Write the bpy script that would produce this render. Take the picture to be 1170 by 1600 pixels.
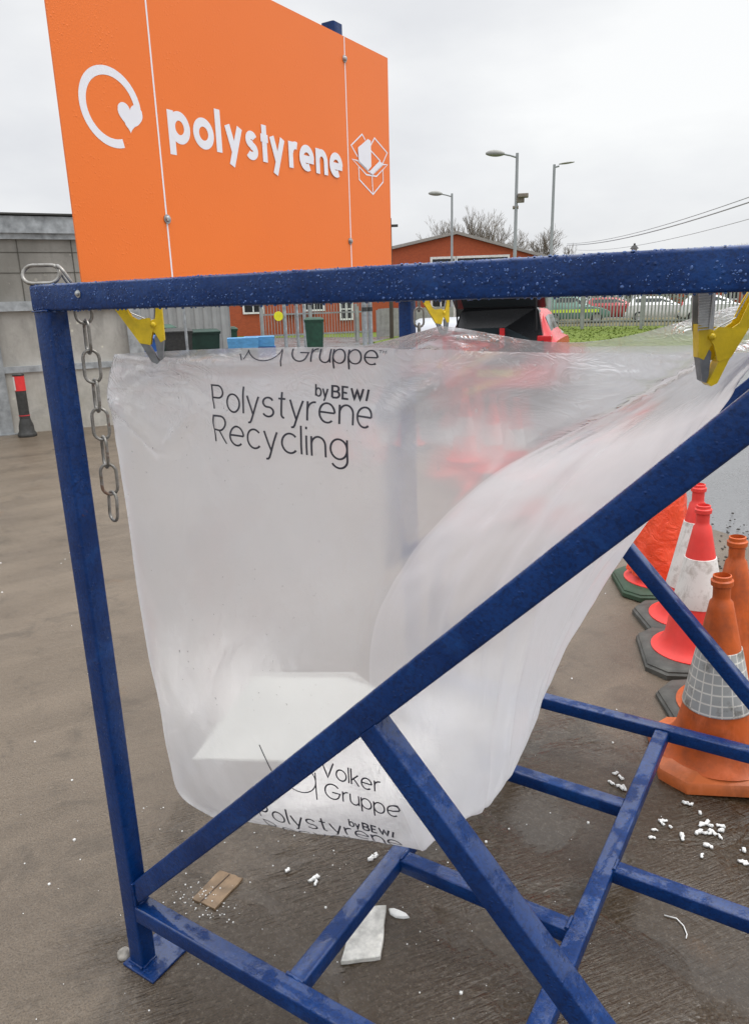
import bpy, bmesh, math, random
from mathutils import Vector, Matrix, noise
from math import radians as R, sin, cos, pi
SC = bpy.context.scene
for o in list(bpy.data.objects): bpy.data.objects.remove(o)
COL = SC.collection

# ------------------------------------------------------------------ camera
cam = bpy.data.cameras.new("Camera"); camo = bpy.data.objects.new("Camera", cam); COL.objects.link(camo)
YAW, PITCH, ROLL = 2.1311, -0.2792, -0.0281
fw = Vector((cos(PITCH)*cos(YAW), cos(PITCH)*sin(YAW), sin(PITCH)))
rt = Vector((sin(YAW), -cos(YAW), 0)); up = rt.cross(fw)
r2 = cos(ROLL)*rt + sin(ROLL)*up; u2 = -sin(ROLL)*rt + cos(ROLL)*up
M = Matrix((r2, u2, -fw)).transposed().to_4x4(); M.translation = Vector((1.3008, -0.9002, 1.5798))
camo.matrix_world = M
cam.sensor_fit = 'VERTICAL'; cam.sensor_height = 36.0; cam.lens = 36.0*1148.6/1600
cam.clip_start = 0.02; cam.clip_end = 3000
SC.camera = camo
SC.render.resolution_x, SC.render.resolution_y = 748, 1024

# ------------------------------------------------------------------ world, sun, exposure
SUN_EL, SUN_AZ = R(68), R(60)    # sky rotation runs clockwise from +y; the lamp below uses the same direction
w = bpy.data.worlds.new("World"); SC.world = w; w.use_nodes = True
nt = w.node_tree; nt.nodes.clear()
out = nt.nodes.new('ShaderNodeOutputWorld'); bg = nt.nodes.new('ShaderNodeBackground')
sky = nt.nodes.new('ShaderNodeTexSky'); sky.sky_type = 'NISHITA'; sky.sun_disc = False
sky.sun_elevation = SUN_EL; sky.sun_rotation = SUN_AZ
tc = nt.nodes.new('ShaderNodeTexCoord'); mp = nt.nodes.new('ShaderNodeMapping'); mp.inputs['Scale'].default_value = (1, 1, 2.6)
n1 = nt.nodes.new('ShaderNodeTexNoise'); n1.inputs['Scale'].default_value = 1.7; n1.inputs['Detail'].default_value = 7; n1.inputs['Roughness'].default_value = .5
rp = nt.nodes.new('ShaderNodeValToRGB')
rp.color_ramp.elements[0].position = .3; rp.color_ramp.elements[0].color = (5.7, 5.8, 6.2, 1)
rp.color_ramp.elements[1].position = .68; rp.color_ramp.elements[1].color = (8.9, 8.95, 8.9, 1)
mx = nt.nodes.new('ShaderNodeMixRGB'); mx.inputs[0].default_value = .93
nt.links.new(tc.outputs['Generated'], mp.inputs['Vector']); nt.links.new(mp.outputs[0], n1.inputs['Vector'])
nt.links.new(n1.outputs['Fac'], rp.inputs[0]); nt.links.new(sky.outputs[0], mx.inputs[1]); nt.links.new(rp.outputs[0], mx.inputs[2])
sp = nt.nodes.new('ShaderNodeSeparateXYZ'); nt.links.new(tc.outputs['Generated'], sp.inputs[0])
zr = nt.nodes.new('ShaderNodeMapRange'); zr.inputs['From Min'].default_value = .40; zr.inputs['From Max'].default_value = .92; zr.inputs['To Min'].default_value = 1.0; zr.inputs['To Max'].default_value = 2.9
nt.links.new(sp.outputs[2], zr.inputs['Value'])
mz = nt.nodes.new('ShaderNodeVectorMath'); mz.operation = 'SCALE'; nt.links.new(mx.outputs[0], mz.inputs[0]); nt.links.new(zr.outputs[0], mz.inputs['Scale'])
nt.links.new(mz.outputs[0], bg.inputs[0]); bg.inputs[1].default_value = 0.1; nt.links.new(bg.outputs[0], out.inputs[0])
sl = bpy.data.lights.new("Sun", 'SUN'); sl.energy = 1.4; sl.angle = R(35); sl.color = (1, .97, .92)
so = bpy.data.objects.new("Sun", sl); COL.objects.link(so)
sd = Vector((cos(SUN_EL)*sin(SUN_AZ), cos(SUN_EL)*cos(SUN_AZ), sin(SUN_EL)))
so.rotation_euler = sd.to_track_quat('Z', 'Y').to_euler()
SC.view_settings.view_transform = 'Standard'; SC.view_settings.look = 'None'; SC.view_settings.exposure = 0.2; SC.view_settings.gamma = 1
SC.cycles.use_denoising = True
SC.cycles.max_bounces = 12; SC.cycles.transmission_bounces = 8; SC.cycles.transparent_max_bounces = 12

# ------------------------------------------------------------------ object helpers
def tag(o, label=None, cat=None, group=None, kind=None):
    if label: o['label'] = label
    if cat: o['category'] = cat
    if group: o['group'] = group
    if kind: o['kind'] = kind
    return o
def empty(name, loc=(0, 0, 0), rz=0, label=None, cat=None, group=None):
    o = bpy.data.objects.new(name, None); COL.objects.link(o); o.location = loc; o.rotation_euler = (0, 0, rz)
    o.empty_display_size = .05
    return tag(o, label, cat, group)
def link(name, bm, mat, parent=None, smooth=None):
    me = bpy.data.meshes.new(name); bm.to_mesh(me); bm.free()
    for m in (mat if isinstance(mat, (list, tuple)) else [mat]): me.materials.append(m)
    if smooth is not None:
        me.shade_smooth()
        if smooth < 180: me.set_sharp_from_angle(angle=R(smooth))
    o = bpy.data.objects.new(name, me); COL.objects.link(o)
    if parent: o.parent = parent
    return o
def copy_tree(o, parent=None):
    c = o.copy(); COL.objects.link(c); c.parent = parent
    for ch in list(o.children): copy_tree(ch, c)
    return c
def BM(): return bmesh.new()
def faces(bm, vs, fs, mi=0):
    v = [bm.verts.new(p) for p in vs]
    for f in fs:
        try:
            q = bm.faces.new([v[i] for i in f]); q.material_index = mi
        except ValueError: pass
    return v
def box(bm, lo, hi, mat=None, mi=0):
    x0, y0, z0 = lo; x1, y1, z1 = hi
    P = [Vector(p) for p in ((x0,y0,z0),(x1,y0,z0),(x1,y1,z0),(x0,y1,z0),(x0,y0,z1),(x1,y0,z1),(x1,y1,z1),(x0,y1,z1))]
    if mat: P = [mat @ p for p in P]
    faces(bm, P, ((0,3,2,1),(4,5,6,7),(0,1,5,4),(1,2,6,5),(2,3,7,6),(3,0,4,7)), mi)
def bevel(bm, off, seg=2):
    bmesh.ops.bevel(bm, geom=[e for e in bm.edges], offset=off, segments=seg, affect='EDGES', profile=.6)
def loft(bm, loops, closed=True, cap0=True, cap1=True, mi=0):
    V = [[bm.verts.new(p) for p in lp] for lp in loops]; n = len(V[0])
    for a, b in zip(V, V[1:]):
        for i in range(n if closed else n-1):
            j = (i+1) % n
            try: bm.faces.new((a[i], a[j], b[j], b[i])).material_index = mi
            except ValueError: pass
    if closed and n > 2:
        if cap0: bm.faces.new(V[0][::-1]).material_index = mi
        if cap1: bm.faces.new(V[-1]).material_index = mi
    return V
def rhs(bm, P0, P1, side, ws, wn, r=.005, lip=0):
    """rectangular hollow-section bar with rounded corners: P0-P1 axis, side = direction of width ws, the other side wn"""
    P0 = Vector(P0); P1 = Vector(P1); d = (P1-P0).normalized(); s = Vector(side); s = (s - d*s.dot(d)).normalized(); n = d.cross(s)
    sec = []
    for cx, cy, a0 in ((ws/2-r, wn/2-r, 0), (-ws/2+r, wn/2-r, 90), (-ws/2+r, -wn/2+r, 180), (ws/2-r, -wn/2+r, 270)):
        for k in range(4):
            a = R(a0+k*30); sec.append((cx+r*cos(a), cy+r*sin(a)))
    loft(bm, [[P+s*a+n*b for a, b in sec] for P in (P0, P1)])
def tube(bm, pts, rad, n=8, closed=False, caps=True, mi=0):
    pts = [Vector(p) for p in pts]; N = len(pts)
    rr = rad if isinstance(rad, (list, tuple)) else [rad]*N
    loops = []; prev = None
    for i, p in enumerate(pts):
        if closed: t = pts[(i+1) % N]-pts[i-1]
        else: t = pts[min(i+1, N-1)]-pts[max(i-1, 0)]
        t.normalize()
        if prev is None: a = t.orthogonal().normalized()
        else:
            a = prev - t*prev.dot(t)
            a = a.normalized() if a.length > 1e-6 else t.orthogonal().normalized()
        prev = a; b = t.cross(a)
        loops.append([p+(a*cos(2*pi*k/n)+b*sin(2*pi*k/n))*rr[i] for k in range(n)])
    if closed:
        V = [[bm.verts.new(p) for p in lp] for lp in loops]
        for i in range(N):
            A, B = V[i], V[(i+1) % N]
            for k in range(n):
                bm.faces.new((A[k], A[(k+1) % n], B[(k+1) % n], B[k])).material_index = mi
    else: loft(bm, loops, True, caps, caps, mi)
def lathe(bm, prof, n=32, mat=None, mi=0, cap0=False, cap1=False):
    L = [[Vector((r*cos(2*pi*k/n), r*sin(2*pi*k/n), z)) for k in range(n)] for r, z in prof]
    if mat: L = [[mat @ p for p in lp] for lp in L]
    loft(bm, L, True, cap0, cap1, mi)
def prism(bm, poly, fn, d0, d1, mi=0):
    """poly: 2-d outline; fn(a, b, c) maps it into space; extruded from c=d0 to c=d1"""
    n = len(poly)
    vs = [fn(a, b, d0) for a, b in poly] + [fn(a, b, d1) for a, b in poly]
    fs = [list(range(n))[::-1], list(range(n, 2*n))] + [(i, (i+1) % n, n+(i+1) % n, n+i) for i in range(n)]
    faces(bm, vs, fs, mi)

# ------------------------------------------------------------------ material helpers
class NT:
    def __init__(s, name):
        s.m = bpy.data.materials.new(name); s.m.use_nodes = True; s.t = s.m.node_tree; s.t.nodes.clear()
        s.out = s.n('ShaderNodeOutputMaterial')
    def n(s, t, **k):
        x = s.t.nodes.new(t)
        for a, v in k.items(): setattr(x, a, v)
        return x
    def l(s, a, b): s.t.links.new(a, b)
    def noise(s, scale, detail=4, rough=.55, coord='Object', stretch=None, rot=None, dist=0):
        tc = s.n('ShaderNodeTexCoord'); x = s.n('ShaderNodeTexNoise')
        x.inputs['Scale'].default_value = scale; x.inputs['Detail'].default_value = detail; x.inputs['Roughness'].default_value = rough
        x.inputs['Distortion'].default_value = dist
        src = tc.outputs[coord]
        if rot:
            m0 = s.n('ShaderNodeMapping'); m0.inputs['Rotation'].default_value = rot; s.l(src, m0.inputs[0]); src = m0.outputs[0]
        if stretch:
            mp = s.n('ShaderNodeMapping'); mp.inputs['Scale'].default_value = stretch; s.l(src, mp.inputs[0]); src = mp.outputs[0]
        s.l(src, x.inputs['Vector']); return x.outputs['Fac']
    def vor(s, scale, feature='F1', coord='Object', rnd=1):
        tc = s.n('ShaderNodeTexCoord'); x = s.n('ShaderNodeTexVoronoi'); x.feature = feature
        x.inputs['Scale'].default_value = scale; x.inputs['Randomness'].default_value = rnd
        s.l(tc.outputs[coord], x.inputs['Vector']); return x.outputs['Distance']
    def ramp(s, fac, *stops):
        r = s.n('ShaderNodeValToRGB'); e = r.color_ramp.elements
        while len(e) < len(stops): e.new(.5)
        for el, (p, c) in zip(e, stops):
            el.position = p; el.color = (c, c, c, 1) if not isinstance(c, (tuple, list)) else (*c, 1)
        s.l(fac, r.inputs[0]); return r.outputs[0]
    def mix(s, fac, a, b, mode='MIX'):
        x = s.n('ShaderNodeMixRGB', blend_type=mode)
        for v, i in ((fac, 0), (a, 1), (b, 2)):
            if isinstance(v, (int, float)): x.inputs[i].default_value = v if i == 0 else (v, v, v, 1)
            elif isinstance(v, tuple): x.inputs[i].default_value = (*v, 1)
            else: s.l(v, x.inputs[i])
        return x.outputs[0]
    def math(s, op, a, b=0.0):
        x = s.n('ShaderNodeMath', operation=op)
        for v, i in ((a, 0), (b, 1)):
            if isinstance(v, (int, float)): x.inputs[i].default_value = v
            else: s.l(v, x.inputs[i])
        return x.outputs[0]
    def bump(s, h, strength=.3, dist=.01, normal=None):
        b = s.n('ShaderNodeBump'); b.inputs['Strength'].default_value = strength; b.inputs['Distance'].default_value = dist
        s.l(h, b.inputs['Height'])
        if normal: s.l(normal, b.inputs['Normal'])
        return b.outputs[0]
    def pbsdf(s, color, rough=.5, normal=None, metal=0, spec=.5, **k):
        p = s.n('ShaderNodeBsdfPrincipled')
        for v, nm in ((color, 'Base Color'), (rough, 'Roughness'), (metal, 'Metallic')):
            if isinstance(v, tuple): p.inputs[nm].default_value = (*v, 1)
            elif isinstance(v, (int, float)): p.inputs[nm].default_value = v
            else: s.l(v, p.inputs[nm])
        p.inputs['Specular IOR Level'].default_value = spec
        for a, v in k.items(): p.inputs[a.replace('_', ' ')].default_value = v
        if normal: s.l(normal, p.inputs['Normal'])
        s.l(p.outputs[0], s.out.inputs[0]); return p
def simple(name, c, rough=.5, var=.15, scale=8, metal=0, spec=.5, bump=.0, bscale=60):
    m = NT(name); f = m.noise(scale, 5)
    col = m.mix(m.ramp(f, (.3, 0.0), (.7, 1.0)), tuple(x*(1-var) for x in c), tuple(min(1, x*(1+var)) for x in c))
    nr = m.bump(m.noise(bscale, 3), bump, .004) if bump else None
    m.pbsdf(col, rough, nr, metal, spec); return m.m

# blue paint: wet, slightly rough steel enamel with dull worn patches
def blue_paint():
    m = NT('blue_paint')
    f = m.noise(7, 6, .6); g = m.noise(55, 4)
    col = m.mix(m.ramp(f, (.35, 0.), (.7, 1.)), (.0002, .021, .108), (.001, .037, .172))
    spk = m.noise(150, 3, .7); col = m.mix(m.math('MULTIPLY', m.ramp(spk, (.40, 1.), (.52, 0.)), .55), col, (.0002, .010, .050))
    worn = m.ramp(m.noise(10, 7, .7, dist=.5), (.56, 0.), (.66, 1.)); col = m.mix(m.math('MULTIPLY', worn, .28), col, (.010, .078, .29))
    chip = m.ramp(m.noise(24, 8, .7), (.68, 0.), (.71, 1.)); col = m.mix(m.math('MULTIPLY', chip, .7), col, (.10, .14, .20))
    rs = m.ramp(m.noise(17, 7, .75), (.675, 0.), (.70, 1.)); col = m.mix(m.math('MULTIPLY', rs, .8), col, (.10, .035, .014))
    geo = m.n('ShaderNodeNewGeometry'); sp = m.n('ShaderNodeSeparateXYZ'); m.l(geo.outputs['Normal'], sp.inputs[0])
    lie = m.ramp(sp.outputs[2], (.25, .12), (.8, 1.))          # rain water lies on the faces that look upwards
    pool = m.math('MULTIPLY', m.ramp(m.noise(14, 5, .65), (.44, 0.), (.52, 1.)), lie)
    rough = m.ramp(g, (.3, .28), (.7, .48))
    d = m.vor(120); dd = m.ramp(d, (.0, 1.), (.32, 0.)); sel = m.ramp(m.noise(30, 2), (.5, 0.), (.58, 1.))
    h = m.math('ADD', m.math('MULTIPLY', dd, sel), m.math('ADD', m.math('MULTIPLY', m.noise(160, 2), .5), m.math('MULTIPLY', m.noise(45, 3), .8)))
    h = m.math('ADD', h, m.math('MULTIPLY', pool, 1.2))
    p = m.pbsdf(col, rough, m.bump(h, .6, .002), 0, .30)
    p.inputs['Coat Roughness'].default_value = .06; m.l(m.math('MULTIPLY', pool, .95), p.inputs['Coat Weight']); m.l(m.bump(m.noise(45, 3), .35, .002), p.inputs['Coat Normal'])
    return m.m
BLUE = blue_paint()
STEEL = simple('galvanised_steel', (.42, .43, .43), .38, .3, 30, .85, .5, .1)
DIRTYSTEEL = simple('weathered_galvanised', (.36, .38, .39), .5, .35, 9, .5, .4, .15)
def orange_sign():
    m = NT('orange_sign_face')
    f = m.noise(3, 4)
    col = m.mix(f, (.82, .168, .018), (.87, .19, .022))
    d = m.ramp(m.vor(130), (.0, 1.), (.30, 0.)); sel = m.ramp(m.noise(16, 3), (.48, 0.), (.6, 1.))
    d2 = m.ramp(m.vor(290), (.0, .4), (.35, 0.))
    h = m.math('ADD', m.math('MULTIPLY', d, sel), m.math('ADD', d2, m.math('MULTIPLY', m.noise(260, 2), .25)))
    m.pbsdf(col, .42, m.bump(h, .38, .0015), 0, .45); return m.m
ORANGE_SIGN = orange_sign()
SIGNWHITE = simple('sign_white', (.80, .80, .84), .5, .03)
YELLOW = simple('yellow_clamp_paint', (.66, .47, .010), .38, .2, 40, 0, .5, .1, 200)
CLAMPGREY = simple('grey_clamp_jaw', (.17, .18, .19), .45, .25, 60, .3)
BLACKINK = simple('black_print', (.035, .035, .05), .45, .1)
RUBBER = simple('dark_rubber', (.078, .078, .070), .55, .4, 14, 0, .4, .4, 60)
def film(name='milky_film', mk=1.0, alb=.90, crinkle=1.0):
    m = NT(name)
    wr = m.noise(9, 6, .6, stretch=(1, 1, .6), dist=.6); fine = m.noise(42, 4, .6)
    rid = m.noise(15, 3, .55, stretch=(.8, .8, 1.5), dist=2.2)
    ridge = m.math('POWER', m.math('SUBTRACT', 1.0, m.math('ABSOLUTE', m.math('MULTIPLY', m.math('SUBTRACT', rid, .5), 5.0))), 3.0)
    ridge = m.math('MAXIMUM', ridge, 0.0)
    tc = m.n('ShaderNodeTexCoord'); sp = m.n('ShaderNodeSeparateXYZ'); m.l(tc.outputs['Object'], sp.inputs[0])
    topm = m.math('ADD', .12, m.ramp(sp.outputs[2], (.0, 0.), (1.0, 1.)))
    mr = m.n('ShaderNodeMapRange'); mr.inputs['From Min'].default_value = 1.30; mr.inputs['From Max'].default_value = 1.46; mr.inputs['To Min'].default_value = .06; mr.inputs['To Max'].default_value = 1.0; m.l(sp.outputs[2], mr.inputs['Value'])
    sel = m.ramp(m.noise(5, 3), (.42, .15), (.6, 1.))
    cr = m.math('MULTIPLY', m.math('MULTIPLY', ridge, mr.outputs[0]), sel)
    h = m.math('ADD', m.math('ADD', wr, m.math('MULTIPLY', fine, .08)), m.math('MULTIPLY', cr, .62))
    nr = m.bump(h, .30*crinkle, .03)
    rf = m.n('ShaderNodeBsdfRefraction'); rf.inputs['Color'].default_value = (.98, .98, .98, 1); rf.inputs['Roughness'].default_value = .30; rf.inputs['IOR'].default_value = 1.07
    tp = m.n('ShaderNodeBsdfTransparent'); tp.inputs[0].default_value = (.98, .98, .98, 1)
    tl = m.n('ShaderNodeBsdfTranslucent'); tl.inputs[0].default_value = (alb, alb, alb*1.025, 1)
    df = m.n('ShaderNodeBsdfDiffuse'); df.inputs[0].default_value = (alb*.96, alb*.96, alb*.985, 1)
    gl = m.n('ShaderNodeBsdfGlossy'); gl.inputs['Roughness'].default_value = .12
    for x in (tl, df, gl): m.l(nr, x.inputs['Normal'])
    def mixs(f, a, b):
        x = m.n('ShaderNodeMixShader')
        if isinstance(f, float): x.inputs[0].default_value = f
        else: m.l(f, x.inputs[0])
        m.l(a, x.inputs[1]); m.l(b, x.inputs[2]); return x.outputs[0]
    clear = mixs(.50, rf.outputs[0], tp.outputs[0])
    milky = mixs(.5, tl.outputs[0], df.outputs[0])
    fc = m.n('ShaderNodeLayerWeight'); fc.inputs['Blend'].default_value = .5
    body = mixs(m.ramp(fc.outputs['Facing'], (.0, .27*mk), (.45, min(.9, .31*mk)), (.75, min(.92, .55*mk)), (.95, .86)), clear, milky)
    lw = m.n('ShaderNodeFresnel'); lw.inputs['IOR'].default_value = 1.5; m.l(nr, lw.inputs['Normal'])
    m.l(mixs(m.math('MINIMUM', m.math('MULTIPLY', lw.outputs[0], m.math('ADD', .22, m.math('MULTIPLY', mr.outputs[0], 2.2))), .7), body, gl.outputs[0]), m.out.inputs[0])
    return m.m
FILM = film(); FILM_DOUBLE_LIT = film('folded_double_lit_film', 1.8, .93, .3)  # slanting right side: doubled film, its colour whitened further to imitate the lit interior
def water_mat():
    m = NT('water_drop'); m.pbsdf((1, 1, 1), .03, None, 0, .5, Transmission_Weight=1.0, IOR=1.33); return m.m
WATER = water_mat()
BLUEDROP = simple('drop_on_blue', (.05, .11, .30), .07, .1, 8)

# ------------------------------------------------------------------ ground
def concrete_mat():
    m = NT('wet_concrete')
    big = m.noise(.55, 5, .6, dist=.4); mid = m.noise(3.2, 6, .62); fine = m.noise(55, 5, .7); grain = m.noise(210, 3, .7)
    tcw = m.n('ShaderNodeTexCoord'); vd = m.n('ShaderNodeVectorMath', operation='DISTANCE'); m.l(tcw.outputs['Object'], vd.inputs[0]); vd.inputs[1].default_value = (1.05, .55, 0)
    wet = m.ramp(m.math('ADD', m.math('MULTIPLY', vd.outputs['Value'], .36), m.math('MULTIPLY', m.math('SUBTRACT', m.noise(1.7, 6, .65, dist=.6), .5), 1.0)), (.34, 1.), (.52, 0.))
    col = m.mix(m.ramp(big, (.36, 0.), (.62, 1.)), (.085, .062, .042), (.145, .110, .075))
    col = m.mix(m.math('MULTIPLY', m.ramp(mid, (.35, 0.), (.68, 1.)), .5), col, (.15, .117, .083))
    wash = m.noise(2.4, 5, .6, rot=(0, 0, R(-65)), stretch=(.18, 1.3, 1), dist=.4)
    col = m.mix(m.math('MULTIPLY', m.ramp(wash, (.42, 0.), (.66, 1.)), .45), col, (.225, .175, .125))
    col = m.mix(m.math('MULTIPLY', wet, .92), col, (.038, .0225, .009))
    rust = m.ramp(m.noise(1.9, 4, .6), (.66, 0.), (.74, 1.))
    col = m.mix(m.math('MULTIPLY', rust, .45), col, (.16, .075, .022))
    moss = m.ramp(m.noise(2.3, 5, .65), (.58, 0.), (.72, 1.))
    col = m.mix(m.math('MULTIPLY', moss, .5), col, (.052, .040, .024))
    lines = m.noise(46, 3, .6, rot=(0, 0, R(-50)), stretch=(.16, 1.6, 1), dist=.5)
    lines2 = m.noise(120, 2, .5, rot=(0, 0, R(-54)), stretch=(.16, 1.2, 1), dist=.5)
    lsel = m.math('MULTIPLY', m.ramp(m.noise(1.3, 4), (.38, .15), (.58, 1.)), m.math('ADD', .2, m.math('MULTIPLY', wet, .85)))
    col = m.mix(m.math('MULTIPLY', m.ramp(lines, (.40, 1.), (.52, 0.)), m.math('MULTIPLY', lsel, .35)), col, (.028, .021, .014))
    col = m.mix(m.math('MULTIPLY', m.ramp(fine, (.48, 0.), (.74, 1.)), .30), col, (.22, .185, .145))
    st1 = m.noise(95, 4, .75); col = m.mix(m.math('MULTIPLY', m.ramp(st1, (.56, 0.), (.66, 1.)), .30), col, (.26, .225, .18))
    col = m.mix(m.math('MULTIPLY', m.ramp(grain, (.38, 1.), (.53, 0.)), .60), col, (.030, .024, .019))
    stain = m.ramp(m.noise(4.2, 6, .7, dist=.8), (.54, 0.), (.66, 1.)); col = m.mix(m.math('MULTIPLY', stain, .40), col, (.040, .031, .022))
    specks = m.ramp(m.vor(46), (.03, 1.), (.07, 0.)); ssel = m.ramp(m.noise(5, 3), (.52, 0.), (.58, 1.))
    col = m.mix(m.math('MULTIPLY', m.math('MULTIPLY', specks, ssel), .7), col, (.45, .43, .38))
    crk = m.vor(.9, 'DISTANCE_TO_EDGE'); 
    pud = m.math('MULTIPLY', m.ramp(m.noise(2.9, 5, .55, dist=.6), (.47, 0.), (.56, 1.)), m.math('ADD', m.math('MULTIPLY', wet, .95), .04))
    rough = m.mix(pud, m.mix(wet, m.ramp(mid, (.3, .30), (.7, .55)), m.ramp(mid, (.3, .12), (.7, .30))), .04)
    h = m.math('ADD', m.math('MULTIPLY', m.math('ADD', lines, m.math('MULTIPLY', lines2, .8)), m.math('MULTIPLY', lsel, 1.7)), m.math('ADD', m.math('MULTIPLY', fine, .5), m.math('MULTIPLY', grain, .35)))
    h = m.math('MULTIPLY', h, m.math('SUBTRACT', 1.0, m.math('MULTIPLY', pud, .8)))
    m.pbsdf(col, rough, m.bump(h, .9, .006), 0, .5); return m.m
def asphalt_mat():
    m = NT('wet_asphalt')
    f = m.noise(1.2, 6, .7); g = m.noise(60, 4, .7); c = m.vor(70)
    col = m.mix(m.ramp(f, (.3, 0.), (.7, 1.)), (.12, .122, .125), (.18, .182, .185))
    col = m.mix(m.ramp(c, (.2, .5), (.5, 0.)), col, (.055, .055, .058))
    m.pbsdf(col, m.ramp(f, (.4, .22), (.6, .4)), m.bump(g, .4, .008)); return m.m
def sheet(name, poly, z, mat):
    bm = BM(); faces(bm, [(x, y, z) for x, y in poly], [range(len(poly))]); return tag(link(name, bm, mat), kind='structure')
g = sheet('ground', [(-900, -900), (900, -900), (900, 900), (-900, 900)], -.012, asphalt_mat())
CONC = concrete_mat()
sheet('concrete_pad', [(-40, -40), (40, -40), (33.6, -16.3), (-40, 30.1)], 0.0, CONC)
def grass_mat(a, b, name):
    m = NT(name); f = m.noise(.5, 5); g2 = m.noise(14, 5, .7)
    col = m.mix(m.ramp(f, (.35, 0.), (.65, 1.)), a, b); col = m.mix(m.math('MULTIPLY', g2, .6), col, tuple(x*.55 for x in a))
    m.pbsdf(col, .8, m.bump(g2, .8, .05), 0, .2); return m.m
LAWN = grass_mat((.12, .17, .025), (.17, .22, .035), 'lawn_green'); DRY = grass_mat((.19, .165, .085), (.13, .12, .055), 'dry_grass')
sheet('lawn', [(-14.5, 24), (-10.5, 22), (-3, 24), (8, 34), (8, 39.6), (-12.6, 39.6), (-17.5, 34)], -.006, LAWN)
sheet('grass_verge', [(-26, 27.5), (-14.6, 29), (-15.5, 33.5), (-27, 33)], -.005, LAWN)
sheet('dry_bank', [(-21, 39.8), (20, 39.8), (20, 53), (-21, 53)], -.004, DRY)

# ------------------------------------------------------------------ blue bag stand
T = .0471; H = 1.6265; HB = .0481; W = 1.4465; ZB = .1924; T2 = .0445; PY = .0441
stand = empty('bag_stand', (0, 0, 0), 0, 'blue welded steel stand with slanting braces holding the clear bag open over wet concrete', 'bag stand')
def bar(name, P0, P1, side, ws, wn, r=.005):
    bm = BM(); rhs(bm, P0, P1, side, ws, wn, r); return link(name, bm, BLUE, stand, 35)
XE = 1.52
# posts (A near, B far), with base plates
for y0, far in ((0, 0), (W-PY, 1)):
    bar('post', (0, y0+PY/2, .006), (0, y0+PY/2, H-HB if not far else H-HB), (1, 0, 0), T, PY)
    bm = BM(); a, b = (-.028, -.014) if not far else (-.028, W-.105)
    box(bm, (-.034, a+.016 if 0 else b, .001), (.074, b+.118, .008)); bevel(bm, .0015, 1); link('base_plate', bm, BLUE, stand)
bar('top_beam', (-T/2, .0225, H-HB/2), (XE+.1, .0225, H-HB/2), (0, 1, 0), .0445, HB)
bar('top_beam', (-T/2, W-.0225, H-HB/2), (XE+.1, W-.0225, H-HB/2), (0, 1, 0), .0445, HB)
bar('top_beam', (0, .0448, H-HB/2-.001), (0, W-.0448, H-HB/2-.001), (1, 0, 0), .0445, HB-.002)
bar('base_beam', (T/2, T2/2+.001, ZB-T2/2), (XE, T2/2+.001, ZB-T2/2), (0, 1, 0), T2, T2)
bar('base_beam', (T/2, W-T2/2, ZB-T2/2), (XE, W-T2/2, ZB-T2/2), (0, 1, 0), T2, T2)
X1, X2 = .4519, .9331
bar('crossbar', (X1+T2/2, T2+.001, ZB-T2/2-.001), (X1+T2/2, W-T2, ZB-T2/2-.001), (1, 0, 0), T2, T2-.002)
bar('crossbar', (X2+T2/2, T2+.001, ZB-T2/2-.001), (X2+T2/2, W-T2, ZB-T2/2-.001), (1, 0, 0), T2, T2-.002)
bar('crossbar', (XE-.02, T2+.001, ZB-T2/2-.001), (XE-.02, W-T2, ZB-T2/2-.001), (1, 0, 0), T2, T2-.002)
for xa, xb, y in ((X1+T2, X2, .480), (X1+T2, X2, .972), (X2+T2, XE-.043, .716)):
    bar('stay_bar', (xa, y, ZB-T2/2-.002), (xb, y, ZB-T2/2-.002), (0, 1, 0), T2-.002, T2-.004)
# slanting braces and struts on both sides
dn = Vector((1, 0, 1.0118)).normalized(); nn = Vector((-dn.z, 0, dn.x)); DT = .0477
sdn = Vector((1, 0, -1.059)).normalized(); snn = Vector((1.059, 0, 1)).normalized(); TS = .0455
for ymid, ys in ((.0045+.022, .003+TS/2), (W-.0045-.022, W-.003-TS/2)):
    P = lambda x: Vector((x, ymid, .2391+1.0118*x)) - nn*DT/2
    bar('diagonal_brace', P(.004), P(1.34), (0, 1, 0), .0435, DT)
    S0 = Vector((.691, ys, .2391+1.0118*.691))-snn*TS/2
    bar('strut', S0+sdn*(DT-.002), S0+sdn*((S0.z-ZB-.012)/-sdn.z), (0, 1, 0), TS, TS)
# sign posts welded on the rear cross beam
for yp in (.318, 1.059):
    bar('sign_post', (-.0245, yp, H), (-.0245, yp, 2.331), (0, 1, 0), .046, .043)
def bolt_mesh(bm, c, axis, r=.007, h=.006):
    c = Vector(c); a = Vector(axis); q = a.to_track_quat('Z', 'Y').to_matrix().to_4x4(); q.translation = c
    lathe(bm, [(r*1.5, 0), (r*1.5, h*.25), (r, h*.3), (r*.95, h*.8), (r*.6, h), (.0008, h*1.05)], 14, q, cap1=True)
bm = BM(); bolt_mesh(bm, (.118, -.0, H-.0195), (0, -1, 0), .0045, .006); link('screw', bm, STEEL, stand, 40)
def weld(a, b, r=.0042):    # weld beads at the joints seen from the front
    bm = BM()
    a = Vector(a); b = Vector(b); n = max(4, int((b-a).length/.006))
    tube(bm, [a.lerp(b, i/n)+Vector((random.uniform(-1, 1), random.uniform(-1, 1), random.uniform(-1, 1)))*.0008 for i in range(n+1)], [r*random.uniform(.7, 1.25) for _ in range(n+1)], 6)
    link('weld_bead', bm, BLUE, stand, 60)
random.seed(3)
weld((-T/2, -.001, H-HB), (T/2, -.001, H-HB), .002); weld((T/2+.001, .003, ZB), (T/2+.001, .04, ZB))
weld((.0255, .0035, .20), (.0255, .0035, .262), .003); weld((T/2, 0, .009), (T/2, PY, .009), .004); weld((-T/2, -.0, .009), (T/2, -.0, .009), .004)
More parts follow.
